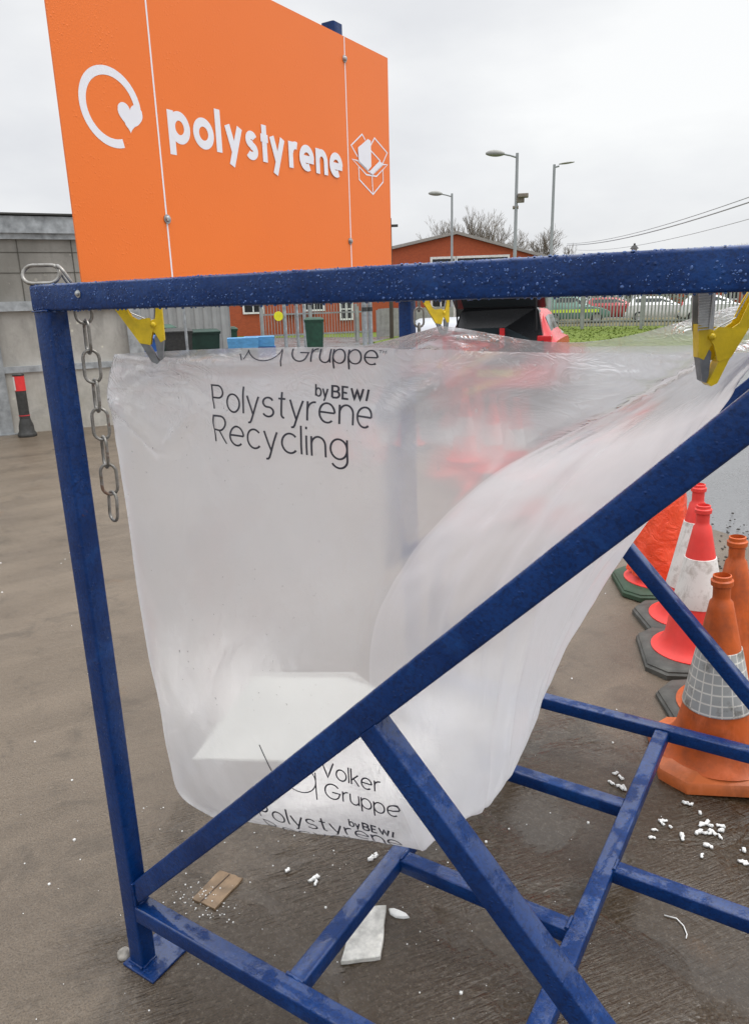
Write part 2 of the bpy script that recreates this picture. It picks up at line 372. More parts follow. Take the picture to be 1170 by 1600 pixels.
for yy in (.48, .716): weld((X2-.001 if yy < .5 else X2+T2+.001, yy-.02, ZB-.002), (X2-.001 if yy < .5 else X2+T2+.001, yy+.02, ZB-.002))
weld((X1, T2+.002, ZB-.001), (X1+T2, T2+.002, ZB-.001)); weld((X2, W-T2-.001, ZB), (X2+T2, W-T2-.001, ZB)); weld((X1+T2+.001, .46, ZB-.002), (X1+T2+.001, .5, ZB-.002))
# raindrops sitting on, and hanging under, the near beam
random.seed(11); bm = BM()
def drop(c, nrm, r, flat=.5):
    c = Vector(c); q = Vector(nrm).to_track_quat('Z', 'Y').to_matrix().to_4x4(); q.translation = c
    sx = random.uniform(.8, 1.25)
    q = q @ Matrix.Diagonal((sx, 1/sx, 1, 1))
    lathe(bm, [(r, 0), (r*.92, r*flat*.45), (r*.65, r*flat*.8), (r*.3, r*flat*.97), (r*.02, r*flat)], 9, q, cap0=True, cap1=True)
for i in range(1700):
    x = random.uniform(-.02, 1.45); z = H-HB*random.random()**1.25
    if noise.noise((x*9, z*40, 3)) < -.15: continue
    drop((x, .0, max(z, H-HB+.004)), (0, -1, .05), min(.0021, .0005+random.expovariate(2600)), .45)
for i in range(1900):
    drop((random.uniform(-.02, 1.45), random.uniform(.002, .043), H-.0002), (0, 0, 1), min(.0022, .0006+random.expovariate(2200)), .6)
x = .0
while x < 1.45:
    r = random.uniform(.0011, .0026); drop((x, random.uniform(.003, .012), H-HB+.0004), (0, 0, -1), r, random.uniform(.7, 1.5)); x += random.uniform(.004, .022)
tag(link('raindrops', bm, BLUEDROP, stand, 80), kind='stuff')

# ------------------------------------------------------------------ strokes: our own lettering
def arc(cx, cy, rx, ry, a0, a1, n=18): return [(cx+rx*cos(R(a0+(a1-a0)*i/n)), cy+ry*sin(R(a0+(a1-a0)*i/n))) for i in range(n+1)]
GL = {
 'o': (1.0, [arc(.5, .5, .5, .5, 0, 360, 32)]), 'l': (.0, [[(0, 0), (0, 1.48)]]),
 'e': (1.0, [[(.01, .52), (.99, .52)], arc(.5, .5, .5, .5, 2, 312, 28)]),
 'r': (.48, [[(0, 0), (0, 1)], arc(.46, .52, .46, .46, 180, 80, 10)]),
 'u': (.86, [[(0, 1)] + arc(.43, .43, .43, .43, 180, 360, 14) + [(.86, 1)], [(.86, .5), (.86, 0)]]),
 'n': (.86, [[(0, 0), (0, 1)], arc(.43, .57, .43, .43, 180, 0, 14) + [(.86, 0)]]),
 'p': (1.0, [[(0, 1), (0, -.45)], arc(.5, .5, .5, .5, 0, 360, 32)]),
 'b': (1.0, [[(0, 1.48), (0, 0)], arc(.5, .5, .5, .5, 0, 360, 32)]),
 'g': (1.0, [arc(.5, .5, .5, .5, 0, 360, 32), [(1, 1)] + [(1, 0)] + arc(.5, -.02, .5, .43, 0, -150, 14)]),
 'y': (.86, [[(0, 1), (.43, .0)], [(.86, 1), (.30, -.33), (.22, -.43), (.06, -.45)]]),
 's': (.78, [arc(.38, .745, .34, .255, 25, 250, 14) + arc(.39, .245, .37, .255, 80, -155, 16)]),
 't': (.5, [[(.22, 1.36), (.22, .2)] + arc(.42, .2, .2, .2, 180, 270, 6)[1:], [(0, 1), (.48, 1)]]),
 'k': (.76, [[(0, 0), (0, 1.48)], [(.7, 1), (0, .38)], [(.24, .6), (.76, 0)]]),
 'c': (.9, [arc(.5, .5, .5, .5, 42, 318, 26)]), 'i': (.0, [[(0, 0), (0, 1)], [(0, 1.32), (0, 1.46)]]),
 'P': (.95, [[(0, 0), (0, 1.42), (.5, 1.42)] + arc(.5, 1.05, .42, .37, 90, -90, 14)[1:] + [(0, .68)]]),
 'R': (1.0, [[(0, 0), (0, 1.42), (.5, 1.42)] + arc(.5, 1.05, .42, .37, 90, -90, 14)[1:] + [(0, .68)], [(.5, .68), (.98, 0)]]),
 'V': (1.2, [[(0, 1.42), (.6, 0), (1.2, 1.42)]]), 'v': (1.0, [[(0, 1.9), (.62, 0)]]),
 'G': (1.5, [arc(.75, .71, .75, .71, 38, 322, 28) , [(1.34, .28), (1.5, .66), (.72, .66)]]),
 'B': (.9, [[(0, 0), (0, 1.42), (.45, 1.42)] + arc(.45, 1.08, .36, .34, 90, -90, 12)[1:] + [(0, .74)], [(.45, .74)] + arc(.5, .37, .4, .37, 90, -90, 12) + [(0, 0)]]),
 'E': (.75, [[(.75, 1.42), (0, 1.42), (0, 0), (.75, 0)], [(0, .72), (.6, .72)]]),
 'W': (1.5, [[(0, 1.42), (.38, 0), (.75, 1.3), (1.12, 0), (1.5, 1.42)]]), 'I': (.25, [[(.25, 1.42), (0, 0)]]),
 ' ': (.45, []),
}
def text_strokes(s, x0, y0, size, gap=.3, xs=1.0):
    """strokes of a line of text; size = x-height in metres; returns strokes and end x"""
    res = []; x = x0
    for ch in s:
        a, st = GL[ch]
        for q in st: res.append([(x+px*size*xs, y0+py*size) for px, py in q])
        x += (a*xs+gap)*size
    return res, x-gap*size
def fit_text(s, x0, x1, y0, size, gap=.3):
    _, e = text_strokes(s, 0, 0, size, gap); k = (x1-x0)/e
    st, _ = text_strokes(s, 0, 0, size, gap)
    return [[(x0+px*k, y0+py) for px, py in q] for q in st]
def ribbon(bm, stroke, wd, fn, dz=0, sub=None):
    pts = [Vector((p[0], p[1])) for p in stroke]
    if sub:
        q = [pts[0]]
        for a, b in zip(pts, pts[1:]):
            n = max(1, int((b-a).length/sub))
            q += [a.lerp(b, i/n) for i in range(1, n+1)]
        pts = q
    closed = (pts[0]-pts[-1]).length < 1e-5
    N = len(pts); L = []; Rr = []
    for i, p in enumerate(pts):
        if closed: a, b = pts[i-1] if i else pts[-2], pts[i+1] if i < N-1 else pts[1]
        else: a, b = pts[max(i-1, 0)], pts[min(i+1, N-1)]
        d1 = (p-a) if (p-a).length > 1e-9 else (b-p); d2 = (b-p) if (b-p).length > 1e-9 else (p-a)
        d1 = d1.normalized(); d2 = d2.normalized(); t = d1+d2
        t = t.normalized() if t.length > 1e-6 else d1
        n = Vector((-t.y, t.x)); k = min(1.6, 1/max(.3, abs(n.dot(Vector((-d1.y, d1.x))))))
        L.append(p+n*wd/2*k); Rr.append(p-n*wd/2*k)
    V = [(bm.verts.new(fn(a.x, a.y, dz)), bm.verts.new(fn(b.x, b.y, dz))) for a, b in zip(L, Rr)]
    for a, b in zip(V, V[1:]): bm.faces.new((a[0], a[1], b[1], b[0]))

# ------------------------------------------------------------------ orange sign
XS = .0005
sign = empty('recycling_sign', (0, 0, 0), 0, 'orange recycling sign board with white lettering fixed on two blue posts above the stand', 'sign')
bm = BM(); box(bm, (XS, .099, 1.632), (XS+.0035, 1.317, 2.300)); link('panel', bm, ORANGE_SIGN, sign)
XF = XS+.0035
def sg(y, z, d): return Vector((XF+.00035+d, y, z))
bm = BM(); k = 0
# lettering: bold geometric lower case, x-height .058
SX = .0475; wst = .0185; base = 1.9345
def put(ch, x, s=1.0, wd=wst, size=SX):
    global k
    for q in GLB[ch]: ribbon(bm, [(x+px*size*s, base+py*size) for px, py in q], wd, sg, k*.00012); k += 1
GLB = dict(GL_ for GL_ in (
 ('p', [[(0, 1.17), (0, -.70)], arc(.52, .5, .47, .50, 0, 360, 36)]),
 ('o', [arc(.5, .5, .5, .5, 0, 360, 36)]), ('l', [[(0, -.18), (0, 1.75)]]),
 ('y', [[(0, 1.17), (.42, .02)], [(.92, 1.17), (.20, -.68)]]),
 ('s', [arc(.36, .76, .26, .22, 20, 262, 14) + arc(.34, .22, .31, .24, 78, -150, 16)]),
 ('t', [[(.22, 1.62), (.22, -.18)], [(-.08, .98), (.52, .98)]]),
 ('r', [[(0, -.18), (0, 1.17)], arc(.45, .6, .42, .42, 175, 70, 10)]),
 ('e', [[(.0, .44), (1.16, .44)], arc(.5, .5, .5, .5, -4, 300, 30)]),
 ('n', [[(0, -.18), (0, 1.17)], arc(.40, .52, .41, .46, 180, 0, 16) + [(.81, -.18)]])))
for ch, x, s in (('p', .3795, 1), ('o', .4545, 1), ('l', .5275, 1), ('y', .5585, 1), ('s', .6265, 1), ('t', .683, 1), ('y', .7225, 1), ('r', .7995, 1), ('e', .8455, 1), ('n', .9195, 1), ('e', .985, 1)):
    put(ch, x, s)
link('lettering', bm, SIGNWHITE, sign)
# recycling loop with heart arrow
bm = BM(); cy, cz, ro = .2215, 1.966, .0705
ribbon(bm, [(cy+ro*.97*cos(R(a)), cz+ro*.93*sin(R(a))) for a in range(8, 290, 4)], .0165, sg, 0)
hp = []
for i in range(40):
    t = 2*pi*i/40; hx = 16*sin(t)**3/16; hy = (13*cos(t)-5*cos(2*t)-2*cos(3*t)-cos(4*t))/16
    hp.append((.2685+hx*.032+(-.004 if hy < -.5 else 0), 1.957+hy*.030+ (0.002 if hy > .3 else 0)))
faces(bm, [sg(a, b, .0003) for a, b in hp], [range(40)])
link('recycling_symbol', bm, SIGNWHITE, sign)
# open box with foam blocks
bm = BM()
bx = lambda u, v: (1.092+(u-122)/720*.212, 2.0535-(v-225)/1220*.176+(u-122)/720*.035)
wl = .0042; k = 0
for pl in ([(245, 665), (130, 440), (340, 240), (400, 355)], [(500, 460), (580, 320), (835, 625), (735, 830)], [(500, 560), (690, 780)],
           [(250, 740), (140, 700), (400, 1020), (600, 1075), (835, 865), (735, 850)], [(250, 750), (490, 1010)], [(735, 850), (510, 1040)],
           [(255, 860), (260, 1100), (520, 1425), (735, 1200), (735, 960)], [(510, 1050), (520, 1425)]):
    ribbon(bm, [bx(*q) for q in pl], wl, sg, k*.00008); k += 1
for pl in ([(245, 490), (440, 335), (495, 370), (495, 870), (430, 940), (255, 745)], [(450, 965), (660, 775), (730, 835), (510, 1030)]):
    faces(bm, [sg(*bx(*q), .0009+k*.0001) for q in pl], [range(len(pl))]); k += 1
link('box_symbol', bm, SIGNWHITE, sign)
for ys in (.3405, 1.0765):
    bm = BM(); faces(bm, [sg(ys-.0021, 1.633, -.0002), sg(ys+.0021, 1.633, -.0002), sg(ys+.0021, 2.299, -.0002), sg(ys-.0021, 2.299, -.0002)], [range(4)])
    link('seam_line', bm, SIGNWHITE, sign)
for yb, zb_ in ((.341, 1.766), (.339, 2.25), (1.0735, 2.243), (1.0715, 1.756)):
    bm = BM(); bolt_mesh(bm, (XF+.0006, yb, zb_), (1, 0, 0), .0065, .007); link('bolt', bm, STEEL, sign, 40)

# ------------------------------------------------------------------ clear bag
def CR(p0, p1, p2, p3, t):
    return .5*((2*p1)+(p2-p0)*t+(2*p0-5*p1+4*p2-p3)*t*t+(3*p1-p0-3*p2+p3)*t**3)
V3 = Vector
LV = [  # corner points A near-left, D near-right, C far-right, B far-left, from rim to bottom
 ((-.012, .128, 1.487), (1.18, .120, 1.507), (1.20, 1.35, 1.57), (.165, 1.35, 1.495)),
 ((-.036, .130, 1.435), (1.03, .120, 1.42), (1.13, 1.32, 1.41), (.12, 1.33, 1.42)),
 ((-.034, .132, 1.32), (.86, .128, 1.31), (1.075, 1.30, 1.28), (.10, 1.31, 1.30)),
 ((-.026, .132, 1.17), (.725, .140, 1.17), (1.00, 1.26, 1.12), (.10, 1.29, 1.15)),
 ((-.016, .132, 1.00), (.63, .150, 1.01), (.93, 1.22, .97), (.10, 1.26, .98)),
 ((-.008, .132, .83), (.605, .160, .84), (.845, 1.16, .82), (.11, 1.20, .82)),
 ((-.002, .135, .66), (.645, .162, .68), (.775, 1.03, .66), (.13, 1.12, .66)),
 ((-.002, .142, .50), (.705, .175, .54), (.745, .86, .53), (.16, 1.02, .52)),
 ((.008, .158, .395), (.705, .215, .485), (.735, .68, .465), (.20, .92, .42)),
 ((.055, .215, .315), (.655, .285, .455), (.675, .55, .45), (.27, .80, .36)),
]
NU, FIL = 56, (.075, .022, .10, .12)
SIDES = ((0, 1), (1, 2), (2, 3), (3, 0))
BULGE = (.012, .05, .06, .05)
def corners(v):
    n = len(LV)-1; f = min(max(v, 0), .99999)*n; i = int(f); t = f-i; r = []
    for c in range(4):
        g = lambda j: Vector(LV[min(max(j, 0), n)][c])
        r.append(CR(g(i-1), g(i), g(i+1), g(i+2), t))
    return r
CLAMPS = [(Vector((.172, .122, 1.474)), 1), (Vector((.175, 1.35, 1.463)), 1), (Vector((1.160, .118, 1.468)), 1), (Vector((1.19, 1.345, 1.48)), 1)]
def bag_raw(side, t, v):
    c = corners(v); a, b = c[SIDES[side][0]], c[SIDES[side][1]]
    n = (b-a); n.z = 0; n = Vector((n.y, -n.x, 0)).normalized()
    def on(s, tt):
        A, B = c[SIDES[s][0]], c[SIDES[s][1]]; return A.lerp(B, tt)
    f0 = FIL[SIDES[side][0]]; f1 = FIL[SIDES[side][1]]
    if t < f0:
        P0 = on((side-1) % 4, 1-f0); P2 = on(side, f0); s = .5+.5*t/f0
        p = P0.lerp(a, s).lerp(a.lerp(P2, s), s)
    elif t > 1-f1:
        P0 = on(side, 1-f1); P2 = on((side+1) % 4, f1); s = .5*(t-1+f1)/f1
        p = P0.lerp(b, s).lerp(b.lerp(P2, s), s)
    else: p = a.lerp(b, t)
    p = p.copy()
    bl = BULGE[side]*sin(pi*t)**2*min(1, v*3)*(1-.4*v)
    if side == 0: bl = .016*sin(pi*t)**2*min(1, v*5)
    p += n*bl
    top = max(0, 1-v*5.5)**1.3       # rim sag on the far and left sides, fading downwards
    if side == 2: p.z -= (.085*sin(pi*(1-abs(2*t-1.06)**1.0)/2 if abs(2*t-1.06) < 1 else 0)**1.6)*top
    if side == 3: p.z -= .045*sin(pi*t)*top
    if side == 1: p.z -= .05*sin(pi*t)*top
    if side == 0: p.z += .012*sin(pi*min(1, t*1.2))*top*(1 if t < .6 else .8)
    return p, n
def wrinkle(p, n, v):
    d = noise.noise(p*3.1)*.012 + noise.noise(Vector((p.x*7, p.y*7, p.z*4)))*.005 + (noise.noise(Vector((p.x*22+p.z*9, p.y*22, p.z*7)))*.0022)
    for c, s in CLAMPS:
        r = (p-c).length
        if r < .5:
            h = (p-c); ang = math.atan2(h.z, h.dot(Vector((1, 0, 0)) if abs(n.y) > .5 else Vector((0, 1, 0))))
            d += (sin(ang*17)+.6*sin(ang*29+1))*.0075*min(1, r/.03)*math.exp(-r/.13)
    # a slack fold across the near side, hanging from the near-left corner
    if n.y < -.5:
        u = (p.x-.05)/.5; zz = 1.40-.10*math.exp(-((u-.22)/.18)**2)+.03*u
        d += .022*math.exp(-((p.z-zz)/.018)**2)*max(0, min(1, (.30-p.x)*9))*max(0, min(1, (p.x+.03)*14))
        d += .009*math.exp(-((p.z-(1.468+.03*(p.x-.25)/.4))/.014)**2)*max(0, min(1, (p.x-.12)*5))*max(0, min(1, (.8-p.x)*5))
        u2 = (p.x-.62)/.4; z2 = 1.36+.24*max(0, u2)**1.1
        d += .020*math.exp(-((p.z-z2)/.028)**2)*max(0, min(1, u2*4))
    return d*min(1, .25+v*8)
def crease(side, t, v):
    # long pulled creases running down the slanting right side
    if side != 1: return 0.0
    d = 0.0
    for t0, k, w_, a_, v0, v1 in ((.10, .10, .014, .010, .0, .6), (.22, .16, .012, .012, .05, .8), (.36, .02, .010, .014, .30, 1.), (.52, -.06, .010, .012, .35, 1.), (.66, .05, .014, .010, .2, 1.), (.80, -.03, .012, .012, .1, .95), (.30, -.12, .010, .008, .0, .5)):
        f = max(0, min(1, (v-v0)*6))*max(0, min(1, (v1-v)*6))
        d += a_*f*math.exp(-abs(t-t0-k*v-.012*sin(v*13+t0*20))/w_)
    return d
def bag_pt(side, t, v):
    p, n = bag_raw(side, t, v); q = p+n*(wrinkle(p, n, v)+crease(side, t, v))
    if side == 0: q.y = max(q.y, .062)
    return q
NV = 120; bm = BM(); rows = []
ring = [(s, (i+.0)/NU) for s in range(4) for i in range(NU)]
for j in range(NV+1):
    v = (j/NV)**1.12; rows.append([bm.verts.new(bag_pt(s, t, v)) for s, t in ring])
n = len(ring)
for a, b in zip(rows, rows[1:]):
    for i in range(n):
        j = (i+1) % n; bm.faces.new((a[i], b[i], b[j], a[j])).material_index = 1 if NU <= i < 2*NU else 0
cc = sum((q.co for q in rows[-1]), Vector())/n; cc.z -= .02; prev = rows[-1]
base_co = [q.co.copy() for q in prev]
for f in (.85, .68, .5, .33, .16):
    cur = [bm.verts.new(cc.lerp(q, f)+Vector((0, 0, -.035*(1-f*f)+noise.noise(cc.lerp(q, f)*9)*.008))) for q in base_co]
    for i in range(n):
        j = (i+1) % n; bm.faces.new((prev[i], cur[i], cur[j], prev[j]))
    prev = cur
ce = bm.verts.new(cc+Vector((0, 0, -.036)))
for i in range(n): bm.faces.new((prev[i], ce, prev[(i+1) % n]))
bag = tag(link('plastic_bag', bm, [FILM, FILM_DOUBLE_LIT], None, 180), 'huge milky translucent plastic bag with black print hung open inside the blue frame', 'bag')
# printing on the near side, laid out along the film: x across, s down from the rim
import bisect
ST, SV = [0], [0]
for j in range(1, 401):
    v = j/400; ST.append(ST[-1]+(bag_raw(0, .5, v)[0]-bag_raw(0, .5, (j-1)/400)[0]).length); SV.append(v)
def on_film(x, s, d):
    j = min(max(bisect.bisect(ST, s), 1), 400); f = (s-ST[j-1])/(ST[j]-ST[j-1]); v = SV[j-1]+f/400
    lo, hi = 0., 1.
    for _ in range(22):
        m_ = (lo+hi)/2
        if bag_raw(0, m_, v)[0].x < x: lo = m_
        else: hi = m_
    p = bag_pt(0, lo, v); q = bag_pt(0, lo+.01, v)-p; r = bag_pt(0, lo, v+.006)-p
    nn_ = q.cross(r); nn_.normalize()
    if nn_.y > 0: nn_ = -nn_
    return p+nn_*(.0014+d)
def print_block(x0, sb, k=1.0, rotd=0.0, ky=1.0, skew=0.0):
    """one repeat of the print; baseline of 'Polystyrene' at arc length sb; x0 its left end"""
    bm = BM(); n_ = 0
    items = []
    items += [(q, .0042) for q in fit_text('Polystyrene', 0, .352, 0, .0415, .30)]
    items += [(q, .0042) for q in fit_text('Recycling', 0, .300, -.074, .0415, .32)]
    items += [(q, .0036) for q in fit_text('by', .236, .260, .055, .018, .35)]
    items += [(q, .0044) for q in fit_text('BEWI', .269, .341, .055, .018, .42)]
    items += [(q, .0034) for q in fit_text('Gruppe', .186, .357, .138, .033, .26)]
    items += [(q, .0034) for q in fit_text('Volker', .180, .318, .203, .033, .26)]
    items += [([(.026, .250), (.076, .134)], .0028), ([(.080, .137), (.090, .175)], .0028), (arc(.124, .178, .040, .043, 150, 470, 30), .0028), ([(.164, .208), (.164, .122)], .0028)]
    items += [(q, .0012) for q in [[(.359, .172), (.365, .172)], [(.362, .172), (.362, .166)], [(.367, .166), (.367, .172), (.370, .168), (.373, .172), (.373, .166)]]]
    for st, wd in items:
        pts = [(x0+(px*cos(rotd)-py*sin(rotd))*k+skew*py, sb-(px*sin(rotd)+py*ky*cos(rotd))*k) for px, py in st]
        if min(p[1] for p in pts) < .004:        # the rim is folded over: only what lies below the fold shows
            q = []; runs = []
            for p in [pts[0]] + [Vector(a).lerp(Vector(b), i/6)[:] for a, b in zip(pts, pts[1:]) for i in range(1, 7)]:
                if p[1] >= .004: q.append(p)
                elif q: runs.append(q); q = []
            if q: runs.append(q)
        else: runs = [pts]
        for rr in runs:
            if len(rr) > 1: ribbon(bm, rr, wd, on_film, (n_ % 9)*.00009, .008); n_ += 1
    return link('printed_lettering', bm, BLACKINK, bag)
print_block(.314, .169, 1.0, R(-1.5))
print_block(.322, 1.126, .97, R(-1), .85)
# folded base gusset seen through the near side, catching the light that falls into the open top
def film_dense():
    m = NT('dense_film'); tl = m.n('ShaderNodeBsdfTranslucent'); tl.inputs[0].default_value = (.8, .8, .77, 1)
    df = m.n('ShaderNodeBsdfDiffuse'); df.inputs[0].default_value = (.68, .68, .64, 1); mx_ = m.n('ShaderNodeMixShader'); mx_.inputs[0].default_value = .75
    m.l(tl.outputs[0], mx_.inputs[1]); m.l(df.outputs[0], mx_.inputs[2]); m.l(mx_.outputs[0], m.out.inputs[0]); return m.m
bm = BM(); Q = [Vector(p) for p in ((.085, .178, .522), (.150, .36, .685), (.405, .42, .724), (.530, .36, .722), (.525, .25, .682), (.409, .195, .616))]
N_ = len(Q); cen = sum(Q, Vector())/N_; L = []
for f, dz in ((1, 0), (.66, -.004), (.33, -.007)):
    L.append([cen.lerp(a_.lerp(b_, t/5), f)+Vector((0, 0, dz+.003*noise.noise(a_.lerp(b_, t/5)*30))) for a_, b_ in zip(Q, Q[1:]+Q[:1]) for t in range(5)])
loft(bm, L, True, False, True); link('base_gusset', bm, film_dense(), bag, 60)
# rain specks on the film
random.seed(5); bm = BM()
for i in range(520):
    t = random.random(); v = random.random()**1.5*.62
    if noise.noise((t*5, v*7, 1)) < (.05 if t < .55 else -.25): continue
    p = bag_pt(0, t, v); drop(p+Vector((0, -.0004, 0)), (0, -1, .1), min(.003, .0007+random.expovariate(1100)), .5)
tag(link('raindrops', bm, WATER, bag, 80), kind='stuff')

# ------------------------------------------------------------------ spring clamps
def make_clamp(name, tip, ax, label, mirror=False, scale=1.0, tilt=0.0, near=False):
    root = empty(name, tip, 0, label, 'clamp', 'spring clamps gripping the bag rim')
    a = Vector(ax).normalized(); nrm = a.cross(Vector((0, 0, 1))).normalized()
    sgn = -1 if mirror else 1
    ct, st_ = cos(tilt), sin(tilt); HT = 178 if near else 141; cw = 1.35 if near else 1.0
    def fn(u, v, c):
        u, v = u*ct-v*st_, u*st_+v*ct
        return (a*u*sgn+Vector((0, 0, 1))*v+nrm*c*cw)*.001*scale
    XO = -90-(HT-141)*.58
    lf = [(XO, HT), (-74, 117), (-27, 40), (-8, 36), (-2, 60), (6, 74), (-8, 86), (-28, 83), (-38, 89), (-51, 117), (XO+22, HT)]
    bm = BM()
    for c in (-11, 9): prism(bm, lf, fn, c, c+2)
    prism(bm, [(XO, HT), (-74, 117), (-27, 40), (-24, 42), (-71, 119), (XO+4, HT)], fn, -9.2, 9.2)
    link('handle', bm, YELLOW, root)
    if near:      # the inner handle shows bare ribbed metal above the rivet
        bm = BM(); prism(bm, [(20.6, HT), (20.6, 82), (-2, 82), (-6, HT)], fn, -9.5, -7.5)
        for i in range(24): prism(bm, [(20.4, 84+i*3.8), (20.4, 85.6+i*3.8), (4, 85.6+i*3.8), (4, 84+i*3.8)], fn, 7.5, 10.6); 
        prism(bm, [(20, HT), (20, 82), (-2, 82), (-6, HT)], fn, 7.2, 8.4); tube(bm, [fn(4, 84, 10.5), fn(-1, 150, 10.5)], .0016, 6)
        link('ribbed_strip', bm, STEEL, root)
    rf = [(19, HT), (18, 44), (11, 40), (2, 58), (-8, 66), (-2, 82), (5, 84), (11, 118), (11, HT)] if not near else [(20, 92), (18, 44), (11, 40), (2, 58), (-8, 66), (-2, 82), (5, 86)]
    bm = BM()
    for c in (-8.5, 7): prism(bm, rf, fn, c, c+1.6)
    prism(bm, [(19.5, HT if not near else 92), (18.5, 44), (16, 44), (16.5, HT if not near else 92)], fn, -7, 7)
    link('handle', bm, YELLOW, root)
    bm = BM()
    prism(bm, [(-26.5, 40), (-9, 4), (0, 0), (5, 5), (0, 14), (-13, 41)], fn, -10, 10)
    link('jaw', bm, YELLOW if near else CLAMPGREY, root)
    bm = BM(); prism(bm, [(17.5, 46), (12, 9), (6.5, 5.5), (3, 16), (0, 50), (6, 58)], fn, -8, 8); link('jaw', bm, CLAMPGREY, root)
    bm = BM(); q = Matrix((fn(1, 0, 0), fn(0, 1, 0), fn(0, 0, 1))).transposed().to_4x4()
    q2 = q.copy(); q2.translation = fn(0, 73, 11.0)
    for s_ in (1, -1):
        q2 = q @ Matrix.Translation((1, 73, 11*s_)) @ Matrix.Diagonal((1, 1, s_, 1))
        lathe(bm, [(5, 0), (5, 1), (3.6, 2.2), (1.5, 3)], 14, q2, cap1=True)
    link('rivet', bm, YELLOW, root, 50)
    bm = BM()
    prism(bm, [(3, 84), (9.5, 118), (9.5, HT), (7.5, HT), (7.5, 118), (1, 84)], fn, -5, 5)
    tube(bm, [fn(1+7*cos(i*.7), 76+7*sin(i*.7), -6+i*.33) for i in range(37)], .0011*scale, 5)
    tube(bm, [fn(-6, 80, -3), fn(-40, 96, -3), fn(-62, 138, -3)], .0012*scale, 5)
    link('spring', bm, STEEL, root)
    return root
c1 = make_clamp('spring_clamp', (.184, .108, 1.475), (.74, .62, 0), 'yellow spring clamp beside the hanging chain pinching the left bag corner')
c2 = make_clamp('spring_clamp', (.172, 1.362, 1.464), (.74, .55, 0), 'small yellow spring clamp in front of the open car boot pinching the far bag rim')
c3 = make_clamp('spring_clamp', (1.1665, .100, 1.468), (.80, .45, 0), 'large yellow clamp with ribbed metal spring above the slanting brace, nearest of the three clamps', True, .82, R(-4), True)

# ------------------------------------------------------------------ chains
def link_mesh(bm, c, axis, width_dir, ln, wd, rad, n=10):
    c = Vector(c); a = Vector(axis).normalized(); b = Vector(width_dir); b = (b-a*b.dot(a)).normalized()
    r = wd/2; h = ln/2-r; pts = []
    for i in range(9): t = R(i*180/8); pts.append(c+a*(h+r*sin(t))+b*(r*cos(t)))
    for i in range(9): t = R(180+i*180/8); pts.append(c+a*(-h+r*sin(t))+b*(r*cos(t)))
    tube(bm, pts, rad, n, closed=True)
chain = empty('hanging_chain', (.05, .06, H), 0, 'grey steel chain hung over the blue beam end beside the near post', 'chain')
def chain_mat():
    m = NT('grey_chain'); f = m.noise(38, 5, .7); col = m.mix(m.ramp(f, (.4, 0.), (.6, 1.)), (.34, .33, .31), (.20, .19, .17))
    ru = m.ramp(m.noise(21, 5, .7), (.58, 0.), (.64, 1.)); col = m.mix(m.math('MULTIPLY', ru, .85), col, (.13, .055, .025))
    m.pbsdf(col, .42, m.bump(f, .2, .002), m.math('SUBTRACT', .75, m.math('MULTIPLY', ru, .6))); return m.m
CH = chain_mat()
RUSTC = simple('rusty_chain', (.16, .10, .07), .6, .5, 60, .3)
def chain_link(c, ax, wdir, ln=.066, wd=.034, rad=.0036, mat=CH, parent=None):
    bm = BM(); link_mesh(bm, Vector(c)-parent.location, ax, wdir, ln, wd, rad)
    return link('chain_link', bm, mat, parent, 180)
VR = Vector((.80, .60, 0)); VF = Vector((.60, -.80, 0))
px0 = Vector((.045, .062, 1.585)); px1 = Vector((.058, .062, 1.185)); NL = 8
for i in range(NL):
    p = px0.lerp(px1, i/(NL-1)); wdv = (VR if i % 2 == 0 else (VF*.85+VR*.5*(1 if i < 6 else 1.6)))
    chain_link(p, Vector((.03 if i < NL-1 else .12, 0, 1)), wdv, 0.0635, .031, .0032, RUSTC if i == NL-1 and 0 else CH, chain)
chain_link((.030, .0475, H+.008), (.35, .45, -.95), (.8, -.5, .2), .060, .032, .0035, CH, chain)
chain_link((-.010, .020, H+.0195), (.84, .54, 0), (-.2, .35, 1), .070, .036, .0037, CH, chain)
ch2 = empty('hanging_chain', (.06, 1.37, H-.05), 0, 'short steel chain hanging beside the far blue post', 'chain')
for i in range(3):
    chain_link((.075, 1.372, 1.575-i*.052), (0, 0, 1), VR if i % 2 else VF, .064, .032, .0036, CH, ch2)

# ------------------------------------------------------------------ traffic cones
def plastic(name, c, dirt=(.10, .06, .03), amt=.5, rough=.45):
    m = NT(name); f = m.noise(9, 6, .65); v = m.noise(20, 5, .7, stretch=(1, 1, .25))
    col = m.mix(m.math('MULTIPLY', m.ramp(f, (.45, 0.), (.75, 1.)), amt), c, dirt)
    col = m.mix(m.math('MULTIPLY', m.ramp(v, (.5, 0.), (.75, 1.)), amt*.7), col, tuple(min(1, x*1.25+.05) for x in c))
    m.pbsdf(col, rough, m.bump(m.noise(70, 3), .12, .003), 0, .4); return m.m
CONE_OR = plastic('orange_cone', (.54, .10, .014), (.17, .045, .02), .85); CONE_RED = plastic('red_cone', (.78, .055, .045), (.45, .05, .04), .35)
CONE_DIRTY = plastic('dirty_orange_base', (.55, .135, .035), (.20, .07, .03), .8)
def sleeve_white():
    m = NT('worn_white_sleeve'); f = m.noise(11, 7, .7); s = m.noise(26, 6, .7, stretch=(1, 1, .2))
    col = m.mix(m.ramp(f, (.52, 0.), (.72, 1.)), (.74, .72, .69), (.34, .29, .25))
    col = m.mix(m.math('MULTIPLY', m.ramp(s, (.55, 0.), (.75, 1.)), .6), col, (.22, .18, .15))
    m.pbsdf(col, .5, m.bump(f, .2, .004)); return m.m
SLEEVE = sleeve_white()
